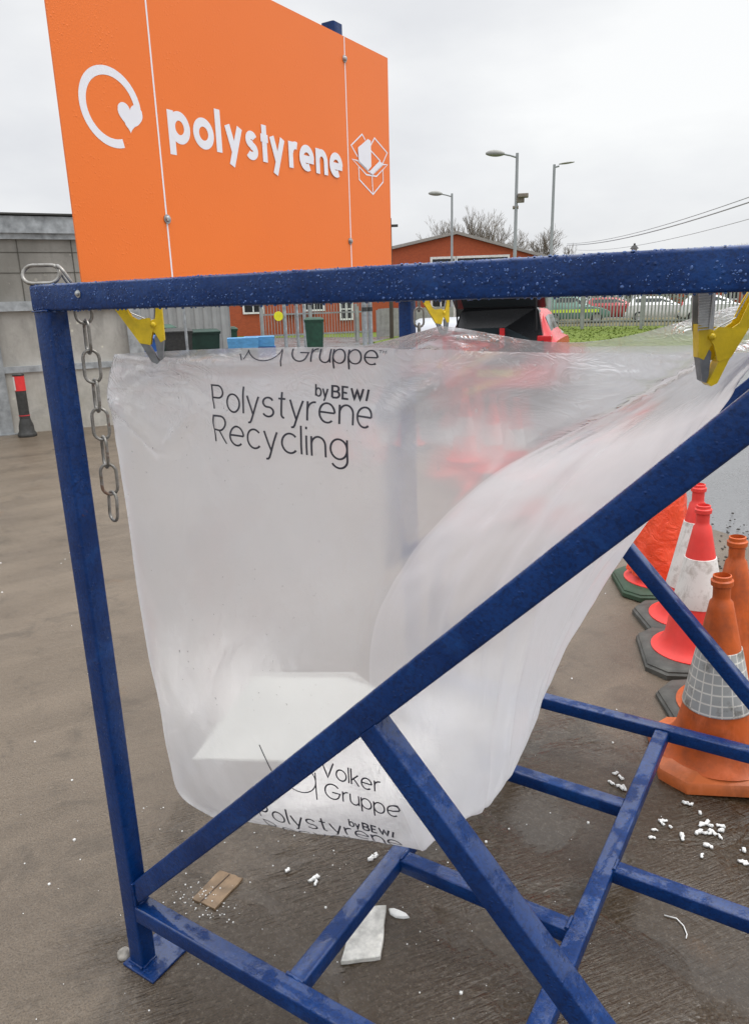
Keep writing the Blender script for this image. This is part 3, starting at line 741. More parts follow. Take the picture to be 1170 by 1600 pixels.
def sleeve_grid():
    m = NT('reflective_grid_sleeve'); tc = m.n('ShaderNodeTexCoord'); sp = m.n('ShaderNodeSeparateXYZ'); m.l(tc.outputs['Object'], sp.inputs[0])
    ang = m.math('ARCTAN2', sp.outputs[1], sp.outputs[0])
    ga = m.math('PINGPONG', m.math('MULTIPLY', ang, 19/(2*pi)), .5); gz = m.math('PINGPONG', m.math('MULTIPLY', sp.outputs[2], 29.0), .5)
    ln = m.math('MAXIMUM', m.ramp(ga, (.04, 1.), (.09, 0.)), m.ramp(gz, (.05, 1.), (.10, 0.)))
    col = m.mix(ln, (.40, .41, .40), (.74, .72, .66))
    dirt = m.ramp(m.noise(13, 6, .7), (.55, 0.), (.68, 1.))
    col = m.mix(m.math('MULTIPLY', dirt, .75), col, (.10, .085, .05))
    torn = m.ramp(m.noise(5.2, 3, .5), (.60, 0.), (.615, 1.))
    col = m.mix(torn, col, (.62, .13, .018))
    m.pbsdf(col, .4, m.bump(ln, .2, .002)); return m.m
GRID = sleeve_grid()
def octa(hw, cut): return [(hw, -hw+cut), (hw, hw-cut), (hw-cut, hw), (-hw+cut, hw), (-hw, hw-cut), (-hw, -hw+cut), (-hw+cut, -hw), (hw-cut, -hw)]
def cone(pos, label, body=CONE_OR, base=RUBBER, sleeve=None, sl=(.16, .44), rz=0, hw=.215, onepiece=False, h=.75, tilt=(0, 0), group=None, flange=True):
    root = empty('traffic_cone', (*pos, 0), rz, label, 'traffic cone', group); root.rotation_euler = (tilt[0], tilt[1], rz)
    bm = BM(); o = octa(hw, .075)
    sc = lambda k, z: [Vector((a*k, b*k, z)) for a, b in o]
    if onepiece:
        loft(bm, [sc(.93, .002), sc(1, .012), sc(1, .038), sc(.97, .05), sc(.82, .062), sc(.76, .066)])
    else:
        loft(bm, [sc(.97, .002), sc(1, .006), sc(1, .028), sc(.965, .036), sc(.965, .042), sc(.93, .05), sc(.72, .056)])
        for k in (0, 1, 2, 3): box(bm, (hw*.62, -.05+k*.03, .0555), (hw*.86, -.035+k*.03, .058))
    link('base', bm, base, root, 40)
    bm = BM(); z0 = .052; r0, r1 = .142, .034; zt = h-.085
    rr = lambda z: r0+(r1-r0)*((z-z0)/(zt-z0))
    prof = [(.185, z0), (.186, z0+.008), (.165, z0+.014), (r0+.006, z0+.03), (rr(.11), .11)] if flange else [(.17, z0+.005), (.160, z0+.02), (rr(.11)+.008, .11)]
    if onepiece: prof = [(.19, z0+.008), (.165, .075), (.150, .10), (rr(.135)+.004, .135)]
    prof += [(rr(z), z) for z in (.2, .3, .4, .5, .58, zt-.01)] + [(r1*.82, zt), (r1*.80, zt+.012), (r1*.80, zt+.045), (r1*1.0, zt+.050), (r1*1.02, zt+.066), (r1*.85, zt+.070), (r1*.84, zt+.082), (r1*.72, zt+.084), (r1*.66, zt+.03), (r1*.62, zt-.1)]
    lathe(bm, prof, 40); link('cone_body', bm, body, root, 45)
    if sleeve:
        bm = BM(); z0_, z1_ = sl; lathe(bm, [(rr(z0_)-.002, z0_), (rr(z0_)+.0035, z0_), (rr(z0_)+.004, z0_+.003)] + [(rr(z)+.0035, z) for z in (z0_+.08, (z0_+z1_)/2, z1_-.05)] + [(rr(z1_)+.0035, z1_-.002), (rr(z1_)-.002, z1_)], 40)
        link('sleeve', bm, sleeve, root, 45)
    return root
cone((1.105, 1.60), 'orange cone with dirty grid reflective sleeve and square orange base, nearest the blue frame', CONE_OR, CONE_DIRTY, GRID, (.235, .445), .35, .205, True, .70, (R(.5), R(-3.5)))
cone((1.105, 1.93), 'plain orange cone without a sleeve behind the cone with the grid sleeve', CONE_OR, RUBBER, None, (0, 0), .5, .225, False, .735, (0, R(-3)))
cone((.915, 2.38), 'red and white cone with its whole rim showing on a grey green rubber base', CONE_RED, RUBBER, SLEEVE, (.27, .485), .35, .23, False, .715, (0, R(-2)))
cone((.83, 2.73), 'red cone with scuffed dirty white sleeve half hidden behind the cleaner red and white cone', CONE_RED, RUBBER, SLEEVE, (.22, .54), .55, .225, False, .72, (0, R(-1)))
c5 = cone((.60, 3.17), 'cone wrapped in a crumpled red plastic bag on a dark green base', CONE_RED, plastic('green_rubber', (.035, .07, .04), (.05, .05, .04), .5, .6), None, (0, 0), .45, .225, False, .75, (0, 0))
def bagwrap():
    m = NT('crumpled_red_plastic'); f = m.noise(17, 5, .6, dist=1.0)
    m.pbsdf(m.mix(f, (.80, .05, .015), (.86, .10, .03)), .28, m.bump(f, .7, .02), 0, .5); return m.m
bm = BM(); L = []
for j in range(26):
    z = .10+j*.027; r = (.155-.105*(z-.1)/.66)
    L.append([Vector(((r+.012+.016*noise.noise((cos(a)*3, sin(a)*3, z*9))+.006*sin(a*7+z*12))*cos(a), (r+.012+.016*noise.noise((cos(a)*3, sin(a)*3, z*9)))*sin(a), z)) for a in [2*pi*k/44 for k in range(44)]])
loft(bm, L, True, False, True); tag(link('plastic_wrap', bm, bagwrap(), c5, 180))
for i, (x, y, lb) in enumerate(((-1.30, 5.30, 'red cone with white band seen blurred through the bag right of the far blue post'), (-1.02, 5.15, 'rightmost red cone with white band seen blurred through the bag'), (-1.72, 5.62, 'red cone with white band seen blurred through the bag just right of the far post'), (-2.62, 6.1, 'red cone with white band seen blurred through the bag left of the far blue post'))):
    cone((x, y), lb, CONE_RED, RUBBER, SLEEVE, (.30, .48), .2+i*.5, .22, False, .75, (0, 0), 'red cones behind the bag')

# ------------------------------------------------------------------ litter on the pad
WOOD = simple('wet_plywood', (.20, .135, .08), .5, .4, 22, 0, .4, .5, 80)
FOAM = simple('white_foam', (.80, .80, .78), .7, .06, 60, 0, .3, .4, 150)
def slab(name, quad, h, mat, label, cat, rot=0):
    c = sum((Vector((*q, 0)) for q in quad), Vector())/4
    bm = BM(); n = 6
    top = []; random.seed(len(name))
    P = [Vector((*q, 0))-c for q in quad]; out_ = []
    for a, b in zip(P, P[1:]+P[:1]):
        for i in range(n): out_.append(a.lerp(b, i/n)+Vector((random.uniform(-1, 1), random.uniform(-1, 1), 0))*.0016)
    loft(bm, [[p+Vector((0, 0, .001)) for p in out_], [p*1.0+Vector((0, 0, h*.85)) for p in out_], [p*.97+Vector((0, 0, h)) for p in out_]])
    o = link(name, bm, mat, None, 40); o.location = c; return tag(o, label, cat)
bd = slab('wooden_board', [(-.035, .225), (.047, .230), (.038, .352), (-.042, .345)], .008, WOOD, 'broken brown plywood scrap lying on the wet concrete inside the frame foot', 'board')
bm = BM(); box(bm, (-.008, -.06, .0082), (-.005, .055, .0092)); link('groove', bm, simple('groove_dark', (.05, .03, .02), .7), bd)
slab('white_board', [(.437, .262), (.515, .322), (.445, .47), (.375, .42)], .014, simple('dirty_white_board', (.62, .61, .57), .6, .3, 45, 0, .4, .3, 120), 'dirty white board offcut lying under the blue crossbar', 'board')
bm = BM(); pr = [(0, 0), (.012, -.012), (.03, -.014), (.05, -.006), (.062, .004), (.05, .010), (.028, .010), (.01, .008)]
L = [[Vector((a, b, z)) for a, b in pr] for z in (.001, .004)] + [[Vector((a*.9+.003, b*.8, .008)) for a, b in pr]]
loft(bm, L); o = link('foam_scrap', bm, FOAM, None, 60); o.location = (.452, .468, 0); tag(o, 'white curved foam scrap lying beside the dirty white board', 'foam scrap')
bm = BM(); bmesh.ops.create_icosphere(bm, subdivisions=3, radius=.016)
for v in bm.verts: v.co *= 1+.5*noise.noise(v.co*60); v.co.z = max(v.co.z*.8, -.010)
o = link('stone', bm, simple('grey_stone', (.28, .26, .23), .7, .3, 60, 0, .3, .4, 150), None, 60); o.location = (-.052, .005, .010); tag(o, 'small grey stone beside the near post base plate', 'stone')
bm = BM(); pr = [(0, 0), (.02, -.016), (.045, -.018), (.07, 0), (.05, .016), (.02, .014)]
loft(bm, [[Vector((a, b, .002+.010*abs(b)/.018)) for a, b in pr], [Vector((a, b, .010+.012*abs(b)/.018)) for a, b in pr]])
o = link('dry_leaf', bm, simple('tan_leaf', (.42, .24, .08), .5, .4, 30), None, 60); o.location = (.425, 1.09, 0); o.rotation_euler = (0, 0, .6); tag(o, 'tan curled leaf on the wet concrete at the right edge of the bag', 'leaf')
bm = BM(); tube(bm, [(0, 0, .003), (.03, .004, .004), (.05, -.012, .004), (.062, -.035, .003), (.062, -.048, .002)], .0016, 6)
o = link('white_string', bm, FOAM, None, 180); o.location = (1.09, .815, 0); tag(o, 'thin curved white string lying on the wet concrete', 'string')
bm = BM(); prs = [(0, 0), (.02, .002), (.05, .03), (.06, .028)]
# foam packing peanuts, each an object
def peanut_mesh(sd):
    rn = random.Random(sd); bm = BM(); n_ = rn.choice((4, 6, 7, 9)); x = 0; pts = []; rr = []
    for i in range(n_):
        pts.append((x-.002*n_, rn.uniform(-.0035, .0035)+.004*sin(x*120+sd), .0055+rn.uniform(-.001, .0015))); rr.append(rn.uniform(.0034, .0064) if 0 < i < n_-1 else rn.uniform(.0022, .0045)); x += .0048
    tube(bm, pts, rr, 10)
    bmesh.ops.subdivide_edges(bm, edges=bm.edges[:], cuts=1, use_grid_fill=True)
    for v in bm.verts:
        v.co += noise.noise_vector(v.co*210+Vector((sd, 0, 0)))*.0022; v.co.z = max(.0004, v.co.z)
    return bm
protos = []; random.seed(21)
PN = [(.815, 1.345), (.845, 1.325), (.835, 1.30), (.872, 1.305), (.862, 1.285), (1.0, 1.205), (1.045, 1.172), (1.015, 1.185), (1.01, 1.10), (1.022, 1.13), (1.055, 1.15), (1.06, 1.315), (1.10, 1.262), (1.12, 1.255), (1.115, 1.235), (1.14, 1.235), (1.15, 1.21), (1.165, 1.225), (1.172, 1.195), (1.19, 1.215), (1.20, 1.235), (1.13, 1.19), (1.16, 1.145), (1.14, 1.095), (1.245, 1.165), (1.235, 1.12), (1.262, 1.13), (1.28, 1.10), (.145, .452), (.215, .432), (.20, .45), (.33, .60)]
for q_, (x, y) in enumerate(PN):
    if len(protos) < 7: o = link('foam_peanut', peanut_mesh(q_*3+1), FOAM, None, 180); protos.append(o)
    else: o = random.choice(protos).copy(); COL.objects.link(o)
    x += random.gauss(0, .012); y += random.gauss(0, .012)
    o.location = (x, y, .0); o.rotation_euler = (0, 0, random.uniform(0, 6.28)); s = random.uniform(.7, 1.2); o.scale = (s, s, s)
    tag(o, 'small white foam packing peanut scattered on the wet concrete', 'packing peanut', 'white foam packing peanuts on the ground')
bm = BM(); random.seed(8)
for i in range(420):
    if i < 210: x = random.gauss(.25, .45); y = random.gauss(.45, .5)
    elif i < 300: x, y = random.gauss(0, .05), random.gauss(.235, .03)
    else: x = random.uniform(-4, 2.5); y = random.uniform(-.3, 5)
    r = random.uniform(.0007, .0026) if i < 300 else random.uniform(.002, .006)
    z = .009 if (-.035 < x < .04 and .24 < y < .34) else r*.5
    bmesh.ops.create_icosphere(bm, subdivisions=1, radius=r, matrix=Matrix.Translation((x, y, z)))
tag(link('foam_crumbs', bm, FOAM), 'tiny white foam crumbs scattered over the wet concrete', kind='stuff')
GRIT = simple('dark_grit', (.05, .045, .04), .7, .4, 80)
bm = BM(); random.seed(9)
for i in range(1500):
    a = random.random(); x = random.gauss(1.55, .45); y = 4.65-.63*(x-1.0)+random.gauss(-.9, .35)*(1 if a < .8 else .3)
    bmesh.ops.create_icosphere(bm, subdivisions=1, radius=random.uniform(.003, .013), matrix=Matrix.Translation((x, y, .003)) @ Matrix.Diagonal((1, 1, .6, 1)))
tag(link('gravel', bm, GRIT), 'dark wet gravel and grit lying along the pad edge behind the cones', kind='stuff')

# ------------------------------------------------------------------ concrete bay wall at the left
def stained(name, a, b, scale=1.6, streak=True):
    m = NT(name); f = m.noise(scale, 7, .65); s = m.noise(6, 5, .6, stretch=(1, 1, .15)); sp = m.ramp(m.vor(6.5), (.07, 1.), (.15, 0.))
    col = m.mix(m.ramp(f, (.35, 0.), (.65, 1.)), a, b)
    if streak: col = m.mix(m.math('MULTIPLY', m.ramp(s, (.5, 0.), (.75, 1.)), .5), col, tuple(x*.5 for x in a))
    col = m.mix(m.math('MULTIPLY', m.math('MULTIPLY', sp, m.ramp(m.noise(3, 2), (.48, 0.), (.56, 1.))), .8), col, (.66, .63, .52))
    blot = m.ramp(m.noise(2.2, 7, .7, dist=.7), (.52, 0.), (.63, 1.)); col = m.mix(m.math('MULTIPLY', blot, .55), col, tuple(x*.55 for x in a))
    m.pbsdf(col, .65, m.bump(m.noise(20, 5), .3, .01)); return m.m
WD = Vector((.525, .851, 0)); WN = Vector((.851, -.525, 0)); W0 = Vector((-8.07, 4.71, 0))
def wallbox(bm, s0, s1, d0, d1, z0, z1):
    mt = Matrix((WD, WN, Vector((0, 0, 1)))).transposed().to_4x4(); mt.translation = W0
    box(bm, (s0, d0, z0), (s1, d1, z1), mt)
bay = empty('bay_wall', (0, 0, 0), 0, 'dirty beige concrete bay wall in a galvanised steel frame at the left edge', 'wall')
S1 = 1.97
for z0, z1, mat in ((-.01, .80, stained('block_concrete', (.54, .52, .47), (.36, .34, .29))), (.88, 1.58, stained('panel_concrete', (.47, .45, .41), (.33, .31, .275))), (1.70, 2.46, stained('upper_panel', (.33, .315, .285), (.21, .20, .175), .9))):
    bm = BM(); wallbox(bm, -4, S1, -.12, -.02 if z0 > .5 else .02, z0, z1)
    link('wall_panel', bm, mat, bay)
bm = BM()
for z in (2.05, 2.30): wallbox(bm, -4, S1, -.02, -.014, z, z+.008)
for q_ in (-1.1, .55, 1.2): wallbox(bm, q_, q_+.012, -.02, -.014, 1.7, 2.46)
link('board_joint', bm, simple('joint_dark', (.08, .075, .06), .7), bay)
for z0, z1, d in ((.80, .88, .05), (1.58, 1.70, .05), (2.46, 2.53, .03), (2.53, 2.73, .08), (2.745, 2.765, .12)):
    bm = BM(); wallbox(bm, -4, S1+.1, -.14, d, z0, z1); link('rail', bm, DIRTYSTEEL if z1 < 2.74 else simple('dark_cap', (.05, .05, .045), .6), bay)
for s in (-2.0, -.02, 1.78):
    bm = BM()
    wallbox(bm, s, s+.20, .052, .064, 0, 2.45); wallbox(bm, s+.09, s+.11, .0, .052, 0, 2.45); wallbox(bm, s-.05, s+.25, .03, .10, 0, .012)
    link('steel_post', bm, DIRTYSTEEL, bay)
bol = empty('bollard', tuple(W0+WD*.33+WN*.33), 0, 'black bollard with red and white reflective top in front of the bay wall', 'bollard'); bol.scale = (.86, .86, .9); bol.rotation_euler = (0, R(1), R(10))
BLK = simple('black_plastic', (.035, .035, .033), .5, .4, 20)
bm = BM(); lathe(bm, [(.13, 0), (.14, .02), (.13, .05), (.11, .08), (.105, .16), (.08, .24), (.075, .26)], 24, cap0=True); link('base', bm, BLK, bol, 50)
TL = Matrix.Rotation(R(-1), 4, 'Y')
bm = BM(); lathe(bm, [(.075, .24), (.075, .66), (.078, .66)], 20, TL); link('post', bm, BLK, bol, 50)
bm = BM(); lathe(bm, [(.079, .66), (.079, .87), (.07, .87)], 20, TL); wr = link('reflective_band', bm, simple('bollard_red', (.75, .04, .04), .4), bol, 50)
bm = BM(); q = [TL @ Vector((.0805*cos(a), .0805*sin(a), z)) for z in (.67, .86) for a in [R(150+i*12) for i in range(11)]]
faces(bm, q, [(i, i+1, 12+i, 11+i) for i in range(10)]); link('white_patch', bm, SLEEVE, bol)
bm = BM(); lathe(bm, [(.083, .87), (.086, .89), (.07, .905), (.001, .91)], 20, TL); link('cap', bm, BLK, bol, 50)
bm = BM(); lathe(bm, [(.079, .30), (.079, .315)], 20, TL); link('red_ring', bm, simple('ring_red', (.5, .04, .05), .5), bol, 50)

# ------------------------------------------------------------------ yard beyond the bag
CAMP = Vector((1.3008, -.9002, 0))
def px_dir(px):
    """horizontal bearing of a point on the skyline, measured in the photograph's columns"""
    a = math.atan((px-585)/1148.6/cos(PITCH)*1.0)
    h = YAW - a; return Vector((cos(h), sin(h), 0))
def at(px, d): return CAMP + px_dir(px)*d
def facing(px): h = px_dir(px); return math.atan2(h.y, h.x)-pi/2    # local x to the right, local y away
def place_box(name, px, d, w_, dp, h, mat, parent=None, z0=0.0):
    bm = BM(); box(bm, (-w_/2, 0, z0), (w_/2, dp, z0+h)); o = link(name, bm, mat, parent)
    if not parent: o.location = at(px, d); o.rotation_euler = (0, 0, facing(px))
    return o
# ribbed grey container
ct = empty('shipping_container', at(290, 21), facing(290), 'long pale grey ribbed container behind the green bins', 'container')
bm = BM(); prof = []; x = -1.75
while x < 1.6:
    prof += [(x, 0), (x+.09, 0), (x+.12, .04), (x+.2, .04), (x+.23, 0)]; x += .23
lo = [Vector((a, b, .12)) for a, b in prof]; hi = [Vector((a, b, 2.55)) for a, b in prof]
loft(bm, [lo, hi], closed=False); box(bm, (-1.75, .05, .05), (1.68, 2.4, 2.58)); link('ribbed_side', bm, simple('pale_grey_paint', (.34, .34, .33), .6, .12, 3), ct)
bm = BM(); box(bm, (-1.8, -.03, 0), (1.72, .06, .12)); link('bottom_rail', bm, DIRTYSTEEL, ct)
bm = BM(); box(bm, (-1.8, -.03, 2.55), (1.72, .06, 2.68)); link('top_rail', bm, DIRTYSTEEL, ct)
GREEN = simple('green_plastic', (.014, .062, .036), .5, .3, 6); DKGREEN = simple('dark_green_plastic', (.012, .04, .028), .55, .3, 5); BLUEP = simple('blue_plastic', (.015, .09, .34), .5, .2, 5); LTBLUE = simple('light_blue_plastic', (.08, .27, .50), .5, .2)
def bin_(px, d, w_, h, mat, label, cat='bin', lid=True, rz=0):
    r_ = empty('waste_bin', at(px, d), facing(px)+rz, label, cat)
    bm = BM(); loft(bm, [[Vector((a*w_*k, b*w_*.8*k, z)) for a, b in ((-.5, -.5), (.5, -.5), (.5, .5), (-.5, .5))] for k, z in ((.84, .08), (1, h*.93), (1.05, h*.93), (1.05, h*.97))]); link('bin_body', bm, mat, r_)
    if lid:
        bm = BM(); loft(bm, [[Vector((a*w_*k, b*w_*.84*k, z)) for a, b in ((-.5, -.5), (.5, -.5), (.5, .5), (-.5, .5))] for k, z in ((1.08, h*.972), (1.08, h), (.8, h*1.06))]); link('lid', bm, mat, r_)
    for sx in (-1, 1):
        bm = BM(); lathe(bm, [(.09, -.025), (.09, .025)], 14, Matrix.Translation((sx*w_*.42, w_*.36, .09)) @ Matrix.Rotation(pi/2, 4, 'Y'), cap0=True, cap1=True); link('wheel', bm, BLK, r_)
    return r_
bin_(272, 18.5, .95, 1.12, GREEN, 'wide green bin beside the grey container behind the near clamp')
bin_(262, 16.9, .42, .95, BLUEP, 'small bright blue bin in front of the wide green bin')
bin_(306, 17.8, .62, 1.05, BLK, 'black bin between the green bins below the grey container')
bin_(345, 20, .75, .95, DKGREEN, 'dark green bin with closed lid right of the black bin')
bin_(376, 21.5, .62, .95, GREEN, 'green bin beside the blue crates')
bin_(505, 24, .58, 1.08, GREEN, 'tall green wheelie bin below the round yellow sign')
bm = BM(); loft(bm, [[Vector((a*k, b, z)) for a, b in ((-.35, -.3), (.35, -.3), (.35, .3), (-.35, .3))] for k, z in ((.96, .0), (1, .02), (1.04, .46), (1.04, .5))]); loft(bm, [[Vector((a*k, b*k, z)) for a, b in ((-.35, -.3), (.35, -.3), (.35, .3), (-.35, .3))] for k, z in ((.92, .505), (.9, .44))])
for i, (px, d, z, m_, lb) in enumerate(((398, 18.2, 0, DKGREEN, 'dark crate under the light blue crate'), (400, 18.2, .60, LTBLUE, 'light blue crate on top of the dark crate'), (425, 18.6, 0, BLUEP, 'blue crate on the ground right of the stacked crates'), (424, 18.6, .60, LTBLUE, 'light blue crate on top of the blue crate'))):
    o = link('crate', bm.copy(), m_); o.location = at(px, d)+Vector((0, 0, z)); o.rotation_euler = (0, 0, facing(px)); o.scale = (1, 1, 1.18 if z == 0 else .46); tag(o, lb, 'crate', 'plastic crates in the yard')
bm.free()
for px, d, h, r_, lb in ((318, 17, 2.4, .03, 'thin grey post in front of the grey container'), (463, 20, 2.6, .05, 'thin grey post with a round yellow sign fixed to it'), (481, 20.5, 2.6, .045, 'thin grey post just right of the yellow sign'), (491, 26, 3, .05, 'thin grey post left of the brick wall window'), (578.5, 19, 2.6, .062, 'grey square post with black band, left one of the pair by the far blue post'), (586.5, 19.2, 2.6, .062, 'grey square post with black band, right one of the pair by the far blue post'), (617.5, 33, 4.9, .09, 'dark wooden telegraph pole at the right edge of the sign')):
    wood = 'telegraph' in lb; o = empty('telegraph_pole' if wood else 'steel_post', at(px, d), facing(px), lb, 'pole' if wood else 'post')
    bm = BM(); tube(bm, [(0, 0, 0), (0, 0, h*.5), (0, 0, h)], [r_, r_*.97, r_*.9], 10); link('shaft', bm, simple('pole_wood', (.06, .045, .035), .8) if wood else DIRTYSTEEL, o, 50)
    bm = BM()
    if wood: box(bm, (-.35, -.05, h-.35), (.35, .03, h-.25)); 
    else: tube(bm, [(0, 0, 1.34), (0, 0, 1.44)], r_*1.12, 10) if 'black' in lb else lathe(bm, [(r_*1.1, h), (r_*.8, h+.03), (.001, h+.035)], 10)
    link('crossarm' if wood else 'cap_band', bm, BLK, o)
    if 'yellow sign fixed' in lb:
        bm = BM(); lathe(bm, [(.001, 0), (.115, 0), (.12, .01), (.115, .02), (.001, .02)], 24, Matrix.Translation((-.16, -.05, 1.27)) @ Matrix.Rotation(pi/2, 4, 'X'))
        ys = link('round_sign', bm, simple('yellow_sign', (.8, .75, .02), .5), None); ys.location = o.location; ys.rotation_euler = o.rotation_euler; tag(ys, 'round yellow sign plate on a thin grey post', 'sign')
# brick buildings
def brick():
    m = NT('red_brick'); tc = m.n('ShaderNodeTexCoord'); b = m.n('ShaderNodeTexBrick'); mp_ = m.n('ShaderNodeMapping'); mp_.inputs['Rotation'].default_value = (R(90), 0, 0)
    m.l(tc.outputs['Object'], mp_.inputs[0]); m.l(mp_.outputs[0], b.inputs['Vector'])
    b.inputs['Color1'].default_value = (.46, .095, .035, 1); b.inputs['Color2'].default_value = (.36, .075, .03, 1); b.inputs['Mortar'].default_value = (.30, .13, .08, 1)
    b.inputs['Scale'].default_value = 4.4; b.inputs['Mortar Size'].default_value = .012
    m.pbsdf(m.mix(m.ramp(m.noise(.4, 4), (.3, 0.), (.7, .4)), b.outputs[0], (.30, .07, .03)), .75, None, 0, .3); return m.m
BRICK = brick(); WHITEP = simple('white_frame', (.72, .72, .7), .5); DARKG = simple('dark_opening', (.012, .013, .015), .25); ROOFC = simple('grey_roof', (.30, .28, .26), .7)
bld = empty('brick_shed', at(712, 50), facing(712), 'long red brick shed with shallow gable roof behind the lamp posts', 'building')
HL, HR, EZ, AZ = 6.6, 5.4, 4.28, 5.50
bm = BM(); pl = [(-HL, 0), (HR, 0), (HR, 3.95), (0, AZ), (-HL, EZ)]
prism(bm, pl, lambda a, b, c: Vector((a, c, b)), 0, 18); link('wall', bm, BRICK, bld)
bm = BM()
for pl in ([(-HL-.3, EZ-.05), (0, AZ+.02), (0, AZ+.2), (-HL-.3, EZ+.13)], [(0, AZ+.02), (HR+.3, 3.87), (HR+.3, 4.05), (0, AZ+.2)]): prism(bm, pl, lambda a, b, c: Vector((a, c, b)), -.25, 18.2)
link('roof', bm, ROOFC, bld)
for x0, x1 in ((-1.55, -.15), (.05, 3.2)):
    bm = BM(); box(bm, (x0, -.04, 0), (x1, -.01, 4.05)); dr = link('roller_door', bm, DARKG, bld)
    bm = BM(); box(bm, (x0-.14, -.08, 0), (x0, 0-.005, 4.2)); box(bm, (x1, -.08, 0), (x1+.14, -.005, 4.2)); box(bm, (x0, -.08, 4.06), (x1, -.005, 4.2)); link('door_frame', bm, WHITEP, dr)
def window(parent, x, z, w_, h, y=0):
    bm = BM(); box(bm, (x-w_/2, y-.05, z), (x+w_/2, y-.02, z+h)); p = link('window', bm, DARKG, parent)
    bm = BM(); t = .09
    for lo_, hi_ in (((x-w_/2-t, z-t), (x-w_/2, z+h+t)), ((x+w_/2, z-t), (x+w_/2+t, z+h+t)), ((x-w_/2, z+h), (x+w_/2, z+h+t)), ((x-w_/2, z-t), (x+w_/2, z)), ((x-.03, z), (x+.03, z+h)), ((x-w_/2, z+h/2-.03), (x-.03, z+h/2+.03)), ((x+.03, z+h/2-.03), (x+w_/2, z+h/2+.03))):
        box(bm, (lo_[0], y-.09, lo_[1]), (hi_[0], y-.051, hi_[1]))
    link('frame', bm, WHITEP, p)
bm = BM()
window(bld, -.6, .55, .75, 1.0); bm.free()
an = empty('brick_annex', at(480, 40), facing(480), 'low flat red brick building with white window behind the yard posts', 'building')
bm = BM(); box(bm, (-3.9, 0, 0), (4.9, 9, 3.2)); link('wall', bm, BRICK, an)
bm = BM(); box(bm, (-4.0, -.12, 3.2), (5.0, 9.1, 3.35)); link('roof', bm, ROOFC, an)
window(an, 2.62, .75, .55, .95); window(an, .95, 1.25, .9, .8); window(an, -2.2, 1.2, .9, .8)
bm = BM(); box(bm, (-1.2, -.25, 1.02), (1.0, -.02, 1.09)); link('pipe_rail', bm, WOOD, an)
# fences
def fence(name, label, A, B, h, sp, pale_w, mat, post_sp, cat='fence'):
    A = Vector(A); B = Vector(B); d = (B-A); Ln = d.length; ang = math.atan2(d.y, d.x)
    f = empty(name, A, ang, label, cat); bm = BM(); x = 0
    while x < Ln:
        if pale_w < sp*.8:
            prism(bm, [(x, .12), (x+pale_w, .12), (x+pale_w, h-.08), (x+pale_w/2, h), (x, h-.08)], lambda a, b, c: Vector((a, c, b)), -.012, .006)
        else: box(bm, (x, -.012, .05), (x+sp*.97, .006, h+.02*sin(x*3)))
        x += sp
    link('pales', bm, mat, f)
    for z in (.35, h-.4):
        bm = BM(); box(bm, (0, .008, z), (Ln, .05, z+.06)); link('rail', bm, mat, f)
    x = 0
    while x <= Ln:
        bm = BM(); box(bm, (x-.05, .051, 0), (x+.05, .15, h-.05)); box(bm, (x-.055, -.04, 0), (x+.055, -.013, h-.15)); link('post', bm, mat, f); x += post_sp
    return f
FENCEM = simple('galvanised_pale', (.30, .31, .30), .5, .2, 3, .3)
fence('palisade_fence', 'long grey steel palisade fence on the far side of the green grass', at(815, 39), at(1330, 37), 2.4, .155, .07, FENCEM, 2.75)
fence('timber_fence', 'grey close boarded fence in front of the brick building by the far blue post', at(598, 33.5), at(706, 34.5), 1.25, .14, .14, simple('grey_boards', (.30, .29, .28), .8, .2, 5), 1.8)
fence('mesh_fence', 'grey mesh site fence panels in front of the brick annex', at(430, 30), at(585, 31.5), 1.55, .12, .02, FENCEM, 2.0)
